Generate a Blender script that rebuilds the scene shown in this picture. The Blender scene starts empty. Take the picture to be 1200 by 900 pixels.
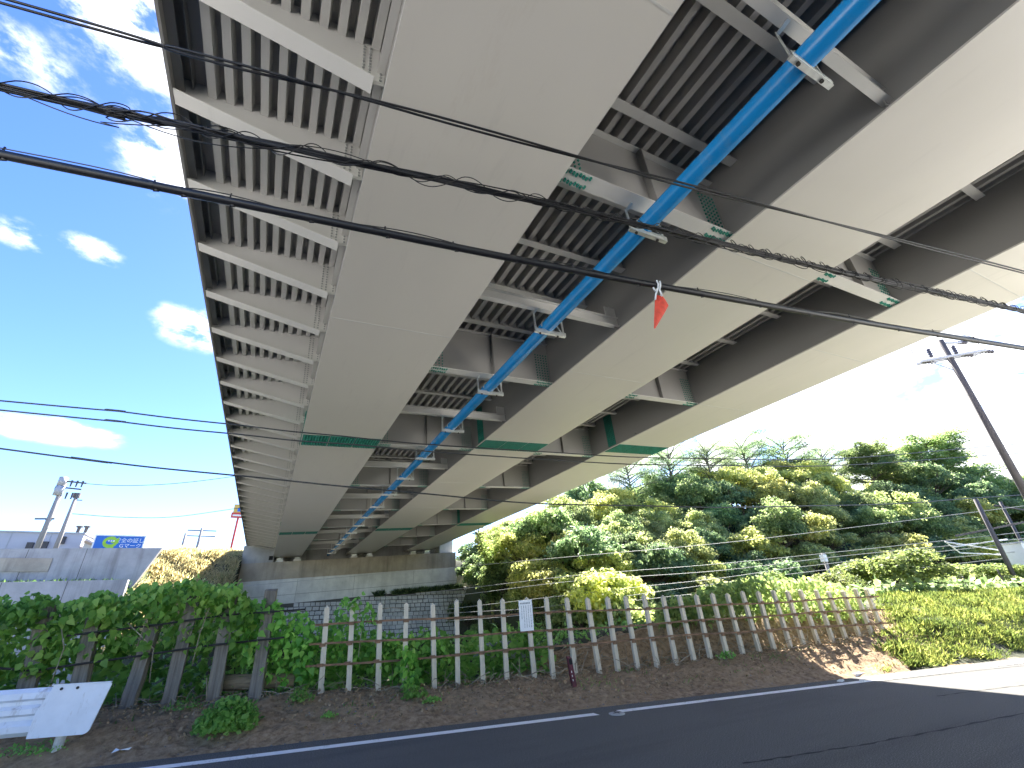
import bpy, math, random
import numpy as np
from mathutils import Vector, Matrix

# ------------------------------------------------------------------ camera, world, sun, exposure
scn = bpy.context.scene
col = scn.collection
F_PX = 519.0            # focal length in pixels of a 1200 px wide frame
EYE = 1.6               # camera height above the road
def _n(v): return v / np.linalg.norm(v)
_up = _n(np.array([-43, 1026, 519.0]))
_B = np.array([-297, -275, 519.0]); _B = _n(_B - _up * (_B @ _up))
_fl = np.array([1, 1, -1.0])
_X = np.cross(_B * _fl, _up * _fl) * _fl
M = np.array([_X, _B, _up])                     # camera (right, up, forward) -> world; world Y runs along the bridge
CAM = np.array([0, 0, EYE])
cam = bpy.data.cameras.new('camera'); camo = bpy.data.objects.new('camera', cam); col.objects.link(camo)
R_, U_, F_ = M[:, 0], M[:, 1], M[:, 2]
camo.matrix_world = Matrix(((R_[0], U_[0], -F_[0], 0), (R_[1], U_[1], -F_[1], 0), (R_[2], U_[2], -F_[2], EYE), (0, 0, 0, 1)))
cam.sensor_width = 36; cam.lens = F_PX / 1200 * 36; cam.clip_end = 5000; cam.clip_start = 0.05
scn.camera = camo
SUN = _n(np.array([0.66, 0.68, 1.0]))           # towards the sun
sun_el = math.asin(SUN[2]); sun_az = math.atan2(SUN[0], SUN[1])
world = bpy.data.worlds.new('World'); scn.world = world; world.use_nodes = True
sl = bpy.data.lights.new('sun', 'SUN'); sl.energy = 5.0; sl.angle = math.radians(0.5); sl.color = (1.0, 0.95, 0.86)
so = bpy.data.objects.new('sun', sl); col.objects.link(so)
so.rotation_euler = Vector(-SUN).to_track_quat('-Z', 'Y').to_euler(); so.location = (20, 20, 60)
vs = scn.view_settings
vs.view_transform = 'Standard'; vs.look = 'None'; vs.gamma = 1; vs.use_curve_mapping = False
vs.exposure = 2.6
SKY_STRENGTH = 0.072

rng = np.random.default_rng(7)
random.seed(7)
def ray(px, py): return M @ np.array([(px - 600) / F_PX, -(py - 450) / F_PX, 1.0])
def at_y(px, py, y): d = ray(px, py); return CAM + d * y / d[1]
def at_z(px, py, z): d = ray(px, py); return CAM + d * (z - EYE) / d[2]
def at_v(px, py, v): d = ray(px, py); return CAM + d * v / (d[1] + .157 * d[0])   # v: distance coordinate across the road
def at_d(px, py, dep): return CAM + ray(px, py) * dep

def build_world():
    nt = world.node_tree; N = nt.nodes; L = nt.links
    for n in list(N): N.remove(n)
    out = N.new('ShaderNodeOutputWorld'); bg = N.new('ShaderNodeBackground')
    sky = N.new('ShaderNodeTexSky'); sky.sky_type = 'NISHITA'; sky.sun_disc = False
    sky.sun_elevation = sun_el; sky.sun_rotation = sun_az
    sky.air_density = 1.0; sky.dust_density = .45; sky.ozone_density = 3.0; sky.altitude = 50
    tc = N.new('ShaderNodeTexCoord')
    # clouds: fractal noise breaking up soft puffs set in the sky
    noi = N.new('ShaderNodeTexNoise'); noi.inputs['Scale'].default_value = 11; noi.inputs['Detail'].default_value = 8; noi.inputs['Roughness'].default_value = .62
    mp = N.new('ShaderNodeMapping'); mp.inputs['Scale'].default_value = (1, 1, 1.9)
    L.new(tc.outputs['Generated'], mp.inputs['Vector']); L.new(mp.outputs['Vector'], noi.inputs['Vector'])
    acc = None
    for (px, py, rx, rz, k) in [(150, 5, .17, .13, 1.0), (205, 180, .10, .11, .95), (20, 55, .11, .05, .72), (25, 275, .05, .03, .75), (108, 292, .055, .028, .78),
                                (232, 385, .085, .05, .92), (40, 500, .13, .026, .95), (110, 507, .05, .012, .85), (180, 640, .35, .05, .55), (700, 560, .5, .1, .7),
                                (1180, 520, .45, .2, 1.3), (1000, 430, .5, .22, 1.3), (800, 520, .4, .12, 1.1)]:
        d = _n(ray(px, py)); h = math.hypot(d[0], d[1]); t = np.array([d[1] / h, -d[0] / h, 0]); u = np.cross(t, d)
        s1 = N.new('ShaderNodeVectorMath'); s1.operation = 'SUBTRACT'; s1.inputs[1].default_value = d
        L.new(tc.outputs['Generated'], s1.inputs[0])
        a = N.new('ShaderNodeVectorMath'); a.operation = 'DOT_PRODUCT'; a.inputs[1].default_value = t / rx
        b = N.new('ShaderNodeVectorMath'); b.operation = 'DOT_PRODUCT'; b.inputs[1].default_value = u / rz
        c = N.new('ShaderNodeVectorMath'); c.operation = 'DOT_PRODUCT'; c.inputs[1].default_value = d * 3
        cmb = N.new('ShaderNodeCombineXYZ')
        for nd, i in ((a, 0), (b, 1), (c, 2)):
            L.new(s1.outputs[0], nd.inputs[0]); L.new(nd.outputs['Value'], cmb.inputs[i])
        ln = N.new('ShaderNodeVectorMath'); ln.operation = 'LENGTH'; L.new(cmb.outputs[0], ln.inputs[0])
        mr = N.new('ShaderNodeMapRange'); mr.interpolation_type = 'SMOOTHSTEP'
        mr.inputs['From Min'].default_value = 0.1; mr.inputs['From Max'].default_value = 1.25
        mr.inputs['To Min'].default_value = k; mr.inputs['To Max'].default_value = 0
        L.new(ln.outputs['Value'], mr.inputs['Value'])
        if acc is None: acc = mr.outputs[0]
        else:
            mx = N.new('ShaderNodeMath'); mx.operation = 'MAXIMUM'; L.new(acc, mx.inputs[0]); L.new(mr.outputs[0], mx.inputs[1]); acc = mx.outputs[0]
    n5 = N.new('ShaderNodeMapRange'); n5.clamp = False; n5.inputs['From Min'].default_value = .34; n5.inputs['From Max'].default_value = .66; n5.inputs['To Min'].default_value = 0.0; n5.inputs['To Max'].default_value = 2.0
    L.new(noi.outputs['Fac'], n5.inputs['Value'])
    ad = N.new('ShaderNodeMath'); ad.operation = 'MULTIPLY'; L.new(acc, ad.inputs[0]); L.new(n5.outputs[0], ad.inputs[1])
    cm = N.new('ShaderNodeMapRange'); cm.interpolation_type = 'SMOOTHSTEP'
    cm.inputs['From Min'].default_value = .22; cm.inputs['From Max'].default_value = 1.25
    L.new(ad.outputs[0], cm.inputs['Value'])
    mix = N.new('ShaderNodeMix'); mix.data_type = 'RGBA'
    hs = N.new('ShaderNodeHueSaturation'); hs.inputs['Saturation'].default_value = 1.24; hs.inputs['Hue'].default_value = .516; L.new(sky.outputs[0], hs.inputs['Color'])
    L.new(cm.outputs[0], mix.inputs['Factor']); L.new(hs.outputs[0], mix.inputs['A']); mix.inputs['B'].default_value = (5.0, 5.1, 5.3, 1)
    L.new(mix.outputs['Result'], bg.inputs['Color']); bg.inputs['Strength'].default_value = SKY_STRENGTH
    L.new(bg.outputs[0], out.inputs['Surface'])
build_world()

# ------------------------------------------------------------------ materials
MATS = {}
def new_mat(name):
    m = bpy.data.materials.new(name); m.use_nodes = True
    nt = m.node_tree; bs = nt.nodes['Principled BSDF']; return m, nt, bs
def ramp(nt, stops, fac):
    r = nt.nodes.new('ShaderNodeValToRGB'); e = r.color_ramp.elements
    while len(e) < len(stops): e.new(0.5)
    for i, (p, c) in enumerate(stops): e[i].position = p; e[i].color = (*c, 1)
    nt.links.new(fac, r.inputs[0]); return r.outputs['Color']
def noise(nt, scale, detail=5, rough=.55, vec=None, coord='Object', stretch=None):
    n = nt.nodes.new('ShaderNodeTexNoise'); n.inputs['Scale'].default_value = scale; n.inputs['Detail'].default_value = detail; n.inputs['Roughness'].default_value = rough
    tc = nt.nodes.new('ShaderNodeTexCoord'); src = tc.outputs[coord]
    if stretch:
        mp = nt.nodes.new('ShaderNodeMapping'); mp.inputs['Scale'].default_value = stretch; nt.links.new(src, mp.inputs['Vector']); src = mp.outputs[0]
    nt.links.new(src, n.inputs['Vector']); return n.outputs['Fac']
def mixc(nt, a, b, fac, mode='MIX'):
    m = nt.nodes.new('ShaderNodeMix'); m.data_type = 'RGBA'; m.blend_type = mode
    for s, v in (('A', a), ('B', b)):
        if isinstance(v, tuple): m.inputs[s].default_value = (*v, 1)
        else: nt.links.new(v, m.inputs[s])
    if isinstance(fac, (int, float)): m.inputs['Factor'].default_value = fac
    else: nt.links.new(fac, m.inputs['Factor'])
    return m.outputs['Result']
def mrange(nt, v, a, b, c=0., d=1.):
    m = nt.nodes.new('ShaderNodeMapRange'); m.inputs['From Min'].default_value = a; m.inputs['From Max'].default_value = b
    m.inputs['To Min'].default_value = c; m.inputs['To Max'].default_value = d; nt.links.new(v, m.inputs['Value']); return m.outputs[0]
def bump(nt, bs, h, strength=.3, dist=.02):
    b = nt.nodes.new('ShaderNodeBump'); b.inputs['Strength'].default_value = strength; b.inputs['Distance'].default_value = dist
    nt.links.new(h, b.inputs['Height']); nt.links.new(b.outputs[0], bs.inputs['Normal'])

def simple(name, c, rough=.6, metal=0., var=.12, scale=3., bmp=0., stretch=None, coord='Object'):
    m, nt, bs = new_mat(name)
    f = noise(nt, scale, 6, .6, stretch=stretch, coord=coord)
    lo = tuple(x * (1 - var) for x in c); hi = tuple(min(1, x * (1 + var)) for x in c)
    cc = ramp(nt, [(.3, lo), (.7, hi)], f)
    nt.links.new(cc, bs.inputs['Base Color']); bs.inputs['Roughness'].default_value = rough; bs.inputs['Metallic'].default_value = metal
    if bmp: bump(nt, bs, noise(nt, scale * 9, 6, .6, coord=coord), bmp, .01)
    MATS[name] = m; return m

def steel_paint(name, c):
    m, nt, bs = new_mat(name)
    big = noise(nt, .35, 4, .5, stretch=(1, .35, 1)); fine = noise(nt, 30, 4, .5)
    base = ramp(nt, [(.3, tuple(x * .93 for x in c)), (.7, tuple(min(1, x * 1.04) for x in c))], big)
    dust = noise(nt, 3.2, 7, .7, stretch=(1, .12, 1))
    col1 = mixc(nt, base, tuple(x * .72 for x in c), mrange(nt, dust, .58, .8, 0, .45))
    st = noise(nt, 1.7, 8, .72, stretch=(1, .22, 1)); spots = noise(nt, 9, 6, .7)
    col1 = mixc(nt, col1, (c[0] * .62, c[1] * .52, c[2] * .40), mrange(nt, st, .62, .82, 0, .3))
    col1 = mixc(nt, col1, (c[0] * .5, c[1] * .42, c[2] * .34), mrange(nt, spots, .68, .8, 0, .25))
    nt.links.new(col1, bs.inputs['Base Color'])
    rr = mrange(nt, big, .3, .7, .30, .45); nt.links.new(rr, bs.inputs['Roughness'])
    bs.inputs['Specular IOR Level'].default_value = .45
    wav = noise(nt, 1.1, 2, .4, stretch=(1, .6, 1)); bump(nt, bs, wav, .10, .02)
    MATS[name] = m
def concrete(name, c, stain=.5, dark=(.09, .085, .075), vstr=(1.2, 1.2, .12), scale=1.1):
    m, nt, bs = new_mat(name)
    a = noise(nt, .7, 7, .62); b = noise(nt, 14, 6, .6); s = noise(nt, scale, 6, .65, stretch=vstr)
    c1 = ramp(nt, [(.28, tuple(x * .72 for x in c)), (.72, tuple(min(1, x * 1.12) for x in c))], a)
    c2 = mixc(nt, c1, dark, mrange(nt, s, .5, .75, 0, stain))
    c3 = mixc(nt, c2, tuple(x * .6 for x in c), mrange(nt, b, .55, .8, 0, .5))
    nt.links.new(c3, bs.inputs['Base Color']); bs.inputs['Roughness'].default_value = .92
    bump(nt, bs, b, .35, .02); MATS[name] = m

steel_paint('paint', (.60, .585, .545))
steel_paint('paint_light', (.72, .70, .655))
steel_paint('paint_lit_soffit', (.72, .685, .615))  # same bridge paint, lightened to put bounced light into the soffits
steel_paint('paint_half_shade', (.40, .385, .36))  # same bridge paint, darkened for the shade between girders and ribs
steel_paint('paint_shade', (.27, .26, .243))  # same bridge paint again, the shade on webs and edges coloured in
simple('green_splice', (.012, .17, .125), .5, var=.35, scale=6)
simple('green_bolt', (.03, .26, .19), .45, var=.3, scale=20)
simple('grey_bolt', (.30, .31, .29), .45, var=.25, scale=20)
simple('galv', (.62, .64, .62), .38, .7, var=.15, scale=8)
simple('pipe_blue', (.010, .24, .60), .24, var=.08, scale=1.5)
simple('weld', (.62, .61, .57), .4, var=.1)
concrete('concrete_shelf', (.46, .405, .33), .5)
concrete('concrete_band', (.76, .755, .72), .2)
concrete('concrete_wall', (.45, .445, .45), .55, vstr=(1.6, 1.6, .07))
concrete('concrete_wing', (.42, .415, .40), .5)
concrete('concrete_fence', (.68, .59, .45), .45, dark=(.22, .17, .11), scale=5)
concrete('concrete_slab', (.42, .41, .40), .3)
concrete('masonry', (.62, .61, .58), .45, dark=(.07, .07, .06), vstr=(.8, .8, .5))
concrete('mortar', (.11, .105, .095), .4)
simple('rust', (.20, .115, .065), .85, .1, var=.5, scale=7, bmp=.4)
simple('dark_iron', (.035, .032, .03), .7, .3, var=.4, scale=9, bmp=.3)
simple('sleeper', (.17, .145, .115), .92, var=.55, scale=2.2, bmp=.7, stretch=(9, 9, .6))
simple('log', (.24, .18, .11), .9, var=.4, scale=2, bmp=.6, stretch=(.8, 9, 9))
simple('cable_black', (.010, .010, .013), .42, var=.3, scale=5)
simple('wire_grey', (.36, .36, .35), .6, .2, var=.2, scale=5)
simple('wire_dark', (.05, .055, .06), .5, .2, var=.2, scale=5)
simple('flag_red', (.72, .085, .05), .75, var=.18, scale=14)
simple('white_plastic', (.78, .79, .80), .5, var=.04, scale=8)
simple('rail_white', (.74, .76, .80), .42, var=.07, scale=4)
def grime(name, dark, a, b, sc=6., k=.6):
    m = MATS[name]; nt = m.node_tree; bs = nt.nodes['Principled BSDF']; src = bs.inputs['Base Color'].links[0].from_socket
    n1 = noise(nt, sc, 8, .75, stretch=(1, 1, .25)); nt.links.new(mixc(nt, src, dark, mrange(nt, n1, a, b, 0, k)), bs.inputs['Base Color'])
grime('rail_white', (.26, .20, .15), .56, .74, 7., .75)
grime('pipe_blue', (.16, .26, .34), .5, .75, 4., .45)
simple('post_white', (.55, .53, .50), .75, var=.35, scale=8)
simple('maroon', (.10, .012, .022), .6, var=.35, scale=9)
simple('pole_conc', (.30, .28, .27), .85, var=.15, scale=3, stretch=(3, 3, .4))
simple('pole_dark', (.10, .09, .088), .85, var=.25, scale=3, stretch=(3, 3, .4))
simple('insulator', (.05, .045, .06), .3, var=.2)
simple('transformer', (.42, .43, .45), .5, var=.1)
simple('building_lavender', (.50, .49, .54), .7, var=.05, scale=.5)
simple('building_cream', (.66, .60, .52), .7, var=.08, scale=1)
simple('tan_trim', (.50, .33, .20), .7, var=.1)
simple('bill_blue', (.012, .14, .56), .45, var=.04, scale=1)
simple('bill_green', (.34, .60, .04), .5, var=.05)
simple('bill_white', (.85, .86, .87), .5, var=.02)
simple('sign_red', (.65, .07, .05), .5, var=.05)
simple('sign_yellow', (.70, .45, .10), .5, var=.05)
simple('sign_ink', (.30, .31, .33), .7, var=.3)
simple('dark_hole', (.012, .012, .012), .9)
simple('rope', (.62, .50, .22), .8, var=.2)
simple('bark', (.12, .10, .08), .95, var=.4, scale=4, bmp=.6, stretch=(4, 4, .6))
simple('bark_pale', (.17, .15, .13), .95, var=.3, scale=4, bmp=.5, stretch=(4, 4, .6))
simple('ballast', (.42, .40, .37), .95, var=.35, scale=20, bmp=.6)
simple('gravel', (.20, .19, .18), .95, var=.5, scale=20, bmp=.6)
simple('litter', (.75, .75, .74), .7, var=.05)
simple('twig', (.30, .25, .18), .95, var=.4, scale=6)
simple('deadleaf', (.27, .19, .11), .95, var=.5, scale=12)

def leaf_mat(name, cols, trans=.35, rough=.5, clump=.5, sat=.86):
    m, nt, bs = new_mat(name)
    g = nt.nodes.new('ShaderNodeNewGeometry')
    oi = nt.nodes.new('ShaderNodeObjectInfo')
    n1 = noise(nt, clump, 3, .5)
    ad = nt.nodes.new('ShaderNodeMath'); ad.operation = 'MULTIPLY_ADD'; ad.inputs[1].default_value = .55
    nt.links.new(g.outputs['Random Per Island'], ad.inputs[0]); nt.links.new(mrange(nt, n1, .3, .7, 0, .45), ad.inputs[2])
    cc = ramp(nt, [(i / (len(cols) - 1) * .9 + .03, c) for i, c in enumerate(cols)], ad.outputs[0])
    hsv = nt.nodes.new('ShaderNodeHueSaturation'); nt.links.new(cc, hsv.inputs['Color'])
    nt.links.new(mrange(nt, oi.outputs['Random'], 0, 1, 1.0, 1.5), hsv.inputs['Value']); hsv.inputs['Saturation'].default_value = sat
    nt.links.new(mrange(nt, oi.outputs['Random'], 0, 1, .488, .512), hsv.inputs['Hue'])
    nt.links.new(hsv.outputs[0], bs.inputs['Base Color']); bs.inputs['Roughness'].default_value = rough
    bs.inputs['Specular IOR Level'].default_value = .25
    tr = nt.nodes.new('ShaderNodeBsdfTranslucent')
    tc = mixc(nt, hsv.outputs[0], (.95, 1.0, .4), .2, 'MULTIPLY'); 
    br = nt.nodes.new('ShaderNodeHueSaturation'); br.inputs['Value'].default_value = 2.6; br.inputs['Saturation'].default_value = .92; nt.links.new(tc, br.inputs['Color'])
    nt.links.new(br.outputs[0], tr.inputs['Color'])
    mx = nt.nodes.new('ShaderNodeMixShader'); mx.inputs[0].default_value = trans
    nt.links.new(bs.outputs[0], mx.inputs[1]); nt.links.new(tr.outputs[0], mx.inputs[2])
    nt.links.new(mx.outputs[0], nt.nodes['Material Output'].inputs['Surface']); MATS[name] = m
leaf_mat('leaf_mid', [(.03, .055, .018), (.09, .14, .04), (.17, .23, .065), (.30, .33, .11)], .5, .6)
leaf_mat('leaf_olive', [(.05, .07, .022), (.15, .18, .05), (.26, .28, .08), (.40, .38, .14)], .5, .6)
leaf_mat('leaf_yellow', [(.07, .085, .02), (.20, .225, .045), (.34, .34, .07), (.48, .42, .12)], .5, .6)
leaf_mat('leaf_dark', [(.025, .05, .022), (.065, .11, .042), (.12, .18, .065), (.20, .26, .10)], .45, .6)
leaf_mat('leaf_bright', [(.04, .07, .012), (.09, .135, .022), (.16, .20, .035), (.25, .26, .06)], .45, .6)
leaf_mat('leaf_vine', [(.04, .10, .022), (.075, .18, .035), (.15, .29, .06), (.30, .42, .11)], .45, .42, .9, 1.05)
leaf_mat('leaf_weed', [(.04, .10, .022), (.085, .19, .035), (.14, .27, .055), (.21, .33, .09)], .4, .5, .5, 1.0)
leaf_mat('leaf_dry', [(.12, .13, .04), (.36, .30, .12), (.50, .42, .20), (.20, .24, .07)], .4, .7, .6)
leaf_mat('grass_bright', [(.03, .05, .010), (.085, .115, .02), (.16, .18, .03), (.30, .29, .07)], .45, .7, .9, .95)

def asphalt():
    m, nt, bs = new_mat('asphalt')
    fine = noise(nt, 75, 3, .75); mid = noise(nt, 28, 4, .6); big = noise(nt, .5, 5, .6); ln = noise(nt, .9, 5, .6, stretch=(.15, 1.6, 1))
    c = ramp(nt, [(.34, (.052, .050, .048)), (.5, (.105, .102, .097)), (.64, (.24, .235, .22))], fine)
    c = mixc(nt, c, (.15, .148, .142), mrange(nt, mid, .55, .75, 0, .5))
    c = mixc(nt, c, (.06, .058, .056), mrange(nt, ln, .5, .75, 0, .5))
    c = mixc(nt, c, (.09, .088, .082), mrange(nt, big, .5, .75, 0, .35))
    nt.links.new(c, bs.inputs['Base Color']); bs.inputs['Roughness'].default_value = .9; bs.inputs['Specular IOR Level'].default_value = .18
    bump(nt, bs, fine, .6, .008); MATS['asphalt'] = m
asphalt()
def worn_paint():
    m, nt, bs = new_mat('line_paint')
    f = noise(nt, 40, 6, .7); b = noise(nt, 2.5, 6, .7)
    w = nt.nodes.new('ShaderNodeMath'); w.operation = 'MULTIPLY_ADD'; w.inputs[1].default_value = .55
    nt.links.new(f, w.inputs[0]); nt.links.new(b, w.inputs[2])
    c = mixc(nt, (.84, .83, .81), (.20, .19, .18), mrange(nt, w.outputs[0], .84, 1.0, 0, .85))
    nt.links.new(c, bs.inputs['Base Color']); bs.inputs['Roughness'].default_value = .7; MATS['line_paint'] = m
worn_paint()
def soil():
    m, nt, bs = new_mat('soil')
    a = noise(nt, .6, 6, .6); b = noise(nt, 9, 8, .7); c = noise(nt, 60, 5, .7)
    c1 = ramp(nt, [(.34, (.17, .105, .055)), (.52, (.38, .25, .14)), (.68, (.54, .385, .24))], b)
    c2 = mixc(nt, c1, (.44, .30, .17), mrange(nt, a, .45, .7, 0, .6))
    c3 = mixc(nt, c2, (.30, .26, .2), mrange(nt, c, .62, .75, 0, .6))
    nt.links.new(c3, bs.inputs['Base Color']); bs.inputs['Roughness'].default_value = .97
    h = nt.nodes.new('ShaderNodeMath'); h.operation = 'ADD'; nt.links.new(b, h.inputs[0]); nt.links.new(c, h.inputs[1])
    bump(nt, bs, h.outputs[0], .9, .05); MATS['soil'] = m
soil()
def terrain_mat():
    m, nt, bs = new_mat('terrain')
    b = noise(nt, 2, 8, .7); a = noise(nt, .15, 5, .6)
    c1 = ramp(nt, [(.3, (.03, .032, .016)), (.55, (.06, .058, .03)), (.75, (.11, .095, .055))], b)
    c2 = mixc(nt, c1, (.05, .075, .02), mrange(nt, a, .45, .65, 0, .7))
    nt.links.new(c2, bs.inputs['Base Color']); bs.inputs['Roughness'].default_value = .97
    bump(nt, bs, b, .8, .1); MATS['terrain'] = m
terrain_mat()

# ------------------------------------------------------------------ mesh helpers
class MB:
    def __init__(s): s.v = []; s.f = []
    def add(s, vs, fs):
        o = len(s.v); s.v += [tuple(map(float, p)) for p in vs]; s.f += [tuple(i + o for i in f) for f in fs]; return s
    def box(s, a, b):
        (x0, y0, z0), (x1, y1, z1) = a, b
        return s.add([(x0, y0, z0), (x1, y0, z0), (x1, y1, z0), (x0, y1, z0), (x0, y0, z1), (x1, y0, z1), (x1, y1, z1), (x0, y1, z1)],
                     [(0, 3, 2, 1), (4, 5, 6, 7), (0, 1, 5, 4), (1, 2, 6, 5), (2, 3, 7, 6), (3, 0, 4, 7)])
    def hexa(s, p):   # 8 corners, order as in box
        return s.add(p, [(0, 3, 2, 1), (4, 5, 6, 7), (0, 1, 5, 4), (1, 2, 6, 5), (2, 3, 7, 6), (3, 0, 4, 7)])
    def bar(s, a, b, w, h, up=(0, 0, 1)):     # rectangular bar from a to b
        a = np.array(a, float); b = np.array(b, float); d = _n(b - a); u = np.array(up, float)
        x = np.cross(d, u)
        if np.linalg.norm(x) < 1e-6: x = np.cross(d, np.array([1, 0, 0]))
        x = _n(x); u = np.cross(x, d)
        P = [p + x * sx * w / 2 + u * sz * h / 2 for p in (a, b) for sx, sz in ((-1, -1), (1, -1), (1, 1), (-1, 1))]
        return s.add(P, [(3, 2, 1, 0), (4, 5, 6, 7), (0, 1, 5, 4), (1, 2, 6, 5), (2, 3, 7, 6), (3, 0, 4, 7)])
    def tube(s, pts, r, n=6, cap=True):
        pts = [np.array(p, float) for p in pts]; m = len(pts); rs = r if hasattr(r, '__len__') else [r] * m
        V = []; x = None
        for i, p in enumerate(pts):
            d = _n(pts[min(i + 1, m - 1)] - pts[max(i - 1, 0)])
            if x is None:
                x = np.cross(d, np.array([0, 0, 1.0]))
                if np.linalg.norm(x) < 1e-3: x = np.cross(d, np.array([0, 1.0, 0]))
            x = _n(x - d * (x @ d)); y = np.cross(d, x)
            for k in range(n):
                a = 2 * math.pi * k / n; V.append(p + (x * math.cos(a) + y * math.sin(a)) * rs[i])
        Fs = [(i * n + k, i * n + (k + 1) % n, (i + 1) * n + (k + 1) % n, (i + 1) * n + k) for i in range(m - 1) for k in range(n)]
        if cap: Fs += [tuple(range(n - 1, -1, -1)), tuple((m - 1) * n + k for k in range(n))]
        return s.add(V, Fs)
    def prism(s, poly, axis, a, b):   # 2D polygon extruded along an axis; poly coords are the other two axes in order
        n = len(poly)
        def p3(p, t):
            if axis == 1: return (p[0], t, p[1])
            if axis == 0: return (t, p[0], p[1])
            return (p[0], p[1], t)
        V = [p3(p, a) for p in poly] + [p3(p, b) for p in poly]
        Fs = [tuple(range(n)), tuple(range(2 * n - 1, n - 1, -1))] + [(i, i + n, (i + 1) % n + n, (i + 1) % n) for i in range(n)]
        return s.add(V, Fs)
    def build(s, name, mat, parent=None, smooth=False, loc=None, fix=True):
        me = bpy.data.meshes.new(name); me.from_pydata(s.v, [], s.f); me.update()
        if fix:
            import bmesh
            bm = bmesh.new(); bm.from_mesh(me); bmesh.ops.recalc_face_normals(bm, faces=bm.faces); bm.to_mesh(me); bm.free()
        return mobj(name, me, mat, parent, smooth)
def mobj(name, me, mat, parent=None, smooth=False):
    if mat and not me.materials: me.materials.append(MATS[mat] if isinstance(mat, str) else mat)
    if smooth: me.polygons.foreach_set('use_smooth', [True] * len(me.polygons))
    o = bpy.data.objects.new(name, me); col.objects.link(o)
    if parent: o.parent = parent
    return o
def npmesh(name, V, faces_idx, k):      # V (n,3); faces all of k corners
    me = bpy.data.meshes.new(name); nv = len(V); nf = len(faces_idx)
    me.vertices.add(nv); me.vertices.foreach_set('co', np.asarray(V, np.float32).ravel())
    me.loops.add(nf * k); me.loops.foreach_set('vertex_index', np.asarray(faces_idx, np.int32).ravel())
    me.polygons.add(nf); me.polygons.foreach_set('loop_start', np.arange(0, nf * k, k, dtype=np.int32))
    me.polygons.foreach_set('loop_total', np.full(nf, k, np.int32)); me.update(calc_edges=True); return me
def tag(o, label=None, cat=None, group=None, kind=None):
    if label: o['label'] = label
    if cat: o['category'] = cat
    if group: o['group'] = group
    if kind: o['kind'] = kind
    return o
def empty(name, loc=(0, 0, 0), rot=(0, 0, 0), label=None, cat=None, group=None):
    o = bpy.data.objects.new(name, None); col.objects.link(o); o.location = tuple(map(float, loc)); o.rotation_euler = rot
    o.empty_display_size = .3
    return tag(o, label, cat, group)
def link_copy(src, parent=None, loc=None, rot=None, scale=None):
    c = src.copy(); col.objects.link(c); c.parent = parent
    if loc is not None: c.location = tuple(map(float, loc))
    if rot is not None: c.rotation_euler = rot
    if scale is not None: c.scale = scale
    return c
def sstep(a, b, x):
    t = np.clip((x - a) / (b - a), 0, 1); return t * t * (3 - 2 * t)

# ------------------------------------------------------------------ terrain and road
ZU = float(at_y(100, 648, 44)[2]); ZL = float(at_y(80, 685, 41)[2])     # tops of the two retaining walls
_bx = [-200, -30, -4, -2, 1, 4, 8, 13, 16, 20, 200]; _bz = [.45, .45, .40, .36, .32, .25, .24, .42, .57, .7, .7]
def gz(x, y):
    x = np.asarray(x, float); y = np.asarray(y, float); v = y + .157 * x
    base = np.interp(x, _bx, _bz)
    z = -.08 + (base + .08) * sstep(8.35, 10.3, v)
    t = sstep(4, 9, x); g = sstep(15, 18, x)
    z = z + t * .75 * sstep(10.7, 11.7, v) * (1 - g) + g * .75 * sstep(8.9, 13.5, v)
    va = 10.7 + 2.6 * t + 4.2 * g; d = sstep(va, va + 4, v)
    z = z * (1 - d) - 3 * d
    # hill on the far side of the railway, right of the bridge
    hill = (7.2 + 4.0 * sstep(22, 55, x)) * sstep(25, 44, v) + 1.2 * np.sin(x * .21 + 1) * np.sin(y * .17) * sstep(28, 40, v)
    zr = z + (hill + 3 * sstep(24, 34, v)) * sstep(24, 27, v) * sstep(14.8, 21.5, x)
    # under the bridge: slope behind the stone revetment, plateau behind the abutment
    zm = z + (3 + .06 * x - .8 + 0 * y) * 0 + np.interp(y, [-1e4, 44.5, 48.9, 49.3, 51.5, 52.5, 1e4], [0, 0, 4.5, 4.5, 4.5, 11.0, 11.0]) * (v > 20)
    # left: two walls with terraces, grass slope beside the abutment
    zw = np.interp(y, [-1e4, 41.05, 41.25, 43.8, 44.05, 44.25, 60, 1e4], [-3, -3, ZL - .1, ZL + .25, ZL + .3, ZU - .35, ZU - .3, ZU - .3])
    zg = np.interp(y, [-1e4, 37, 43, 49, 51.5, 1e4], [-3, -3, 2.6, 6.8, 7.3, 7.3])
    a = sstep(-8.9, -8.3, x); zl = zw * (1 - a) + zg * a
    zl = np.where(v > 20, zl, z)
    z = np.where(x < -2.25, zl, np.where((x < 14.8) | ((x < 18.4) & (y > 46.5)), zm, zr))
    return z
def axis(lo, hi, step, far, grow=1.25):
    a = list(np.arange(lo, hi + 1e-6, step)); s = step
    while a[-1] < far: s *= grow; a.append(a[-1] + s)
    s = step
    while a[0] > -far: s *= grow; a.insert(0, a[0] - s)
    return np.array(a)
def grid_mesh(name, X, Y, Z):
    ny, nx = X.shape; V = np.stack([X, Y, Z], -1).reshape(-1, 3)
    i = np.arange(nx - 1)[None, :] + np.arange(ny - 1)[:, None] * nx
    Fc = np.stack([i, i + 1, i + nx + 1, i + nx], -1).reshape(-1, 4); return npmesh(name, V, Fc, 4)
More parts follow.
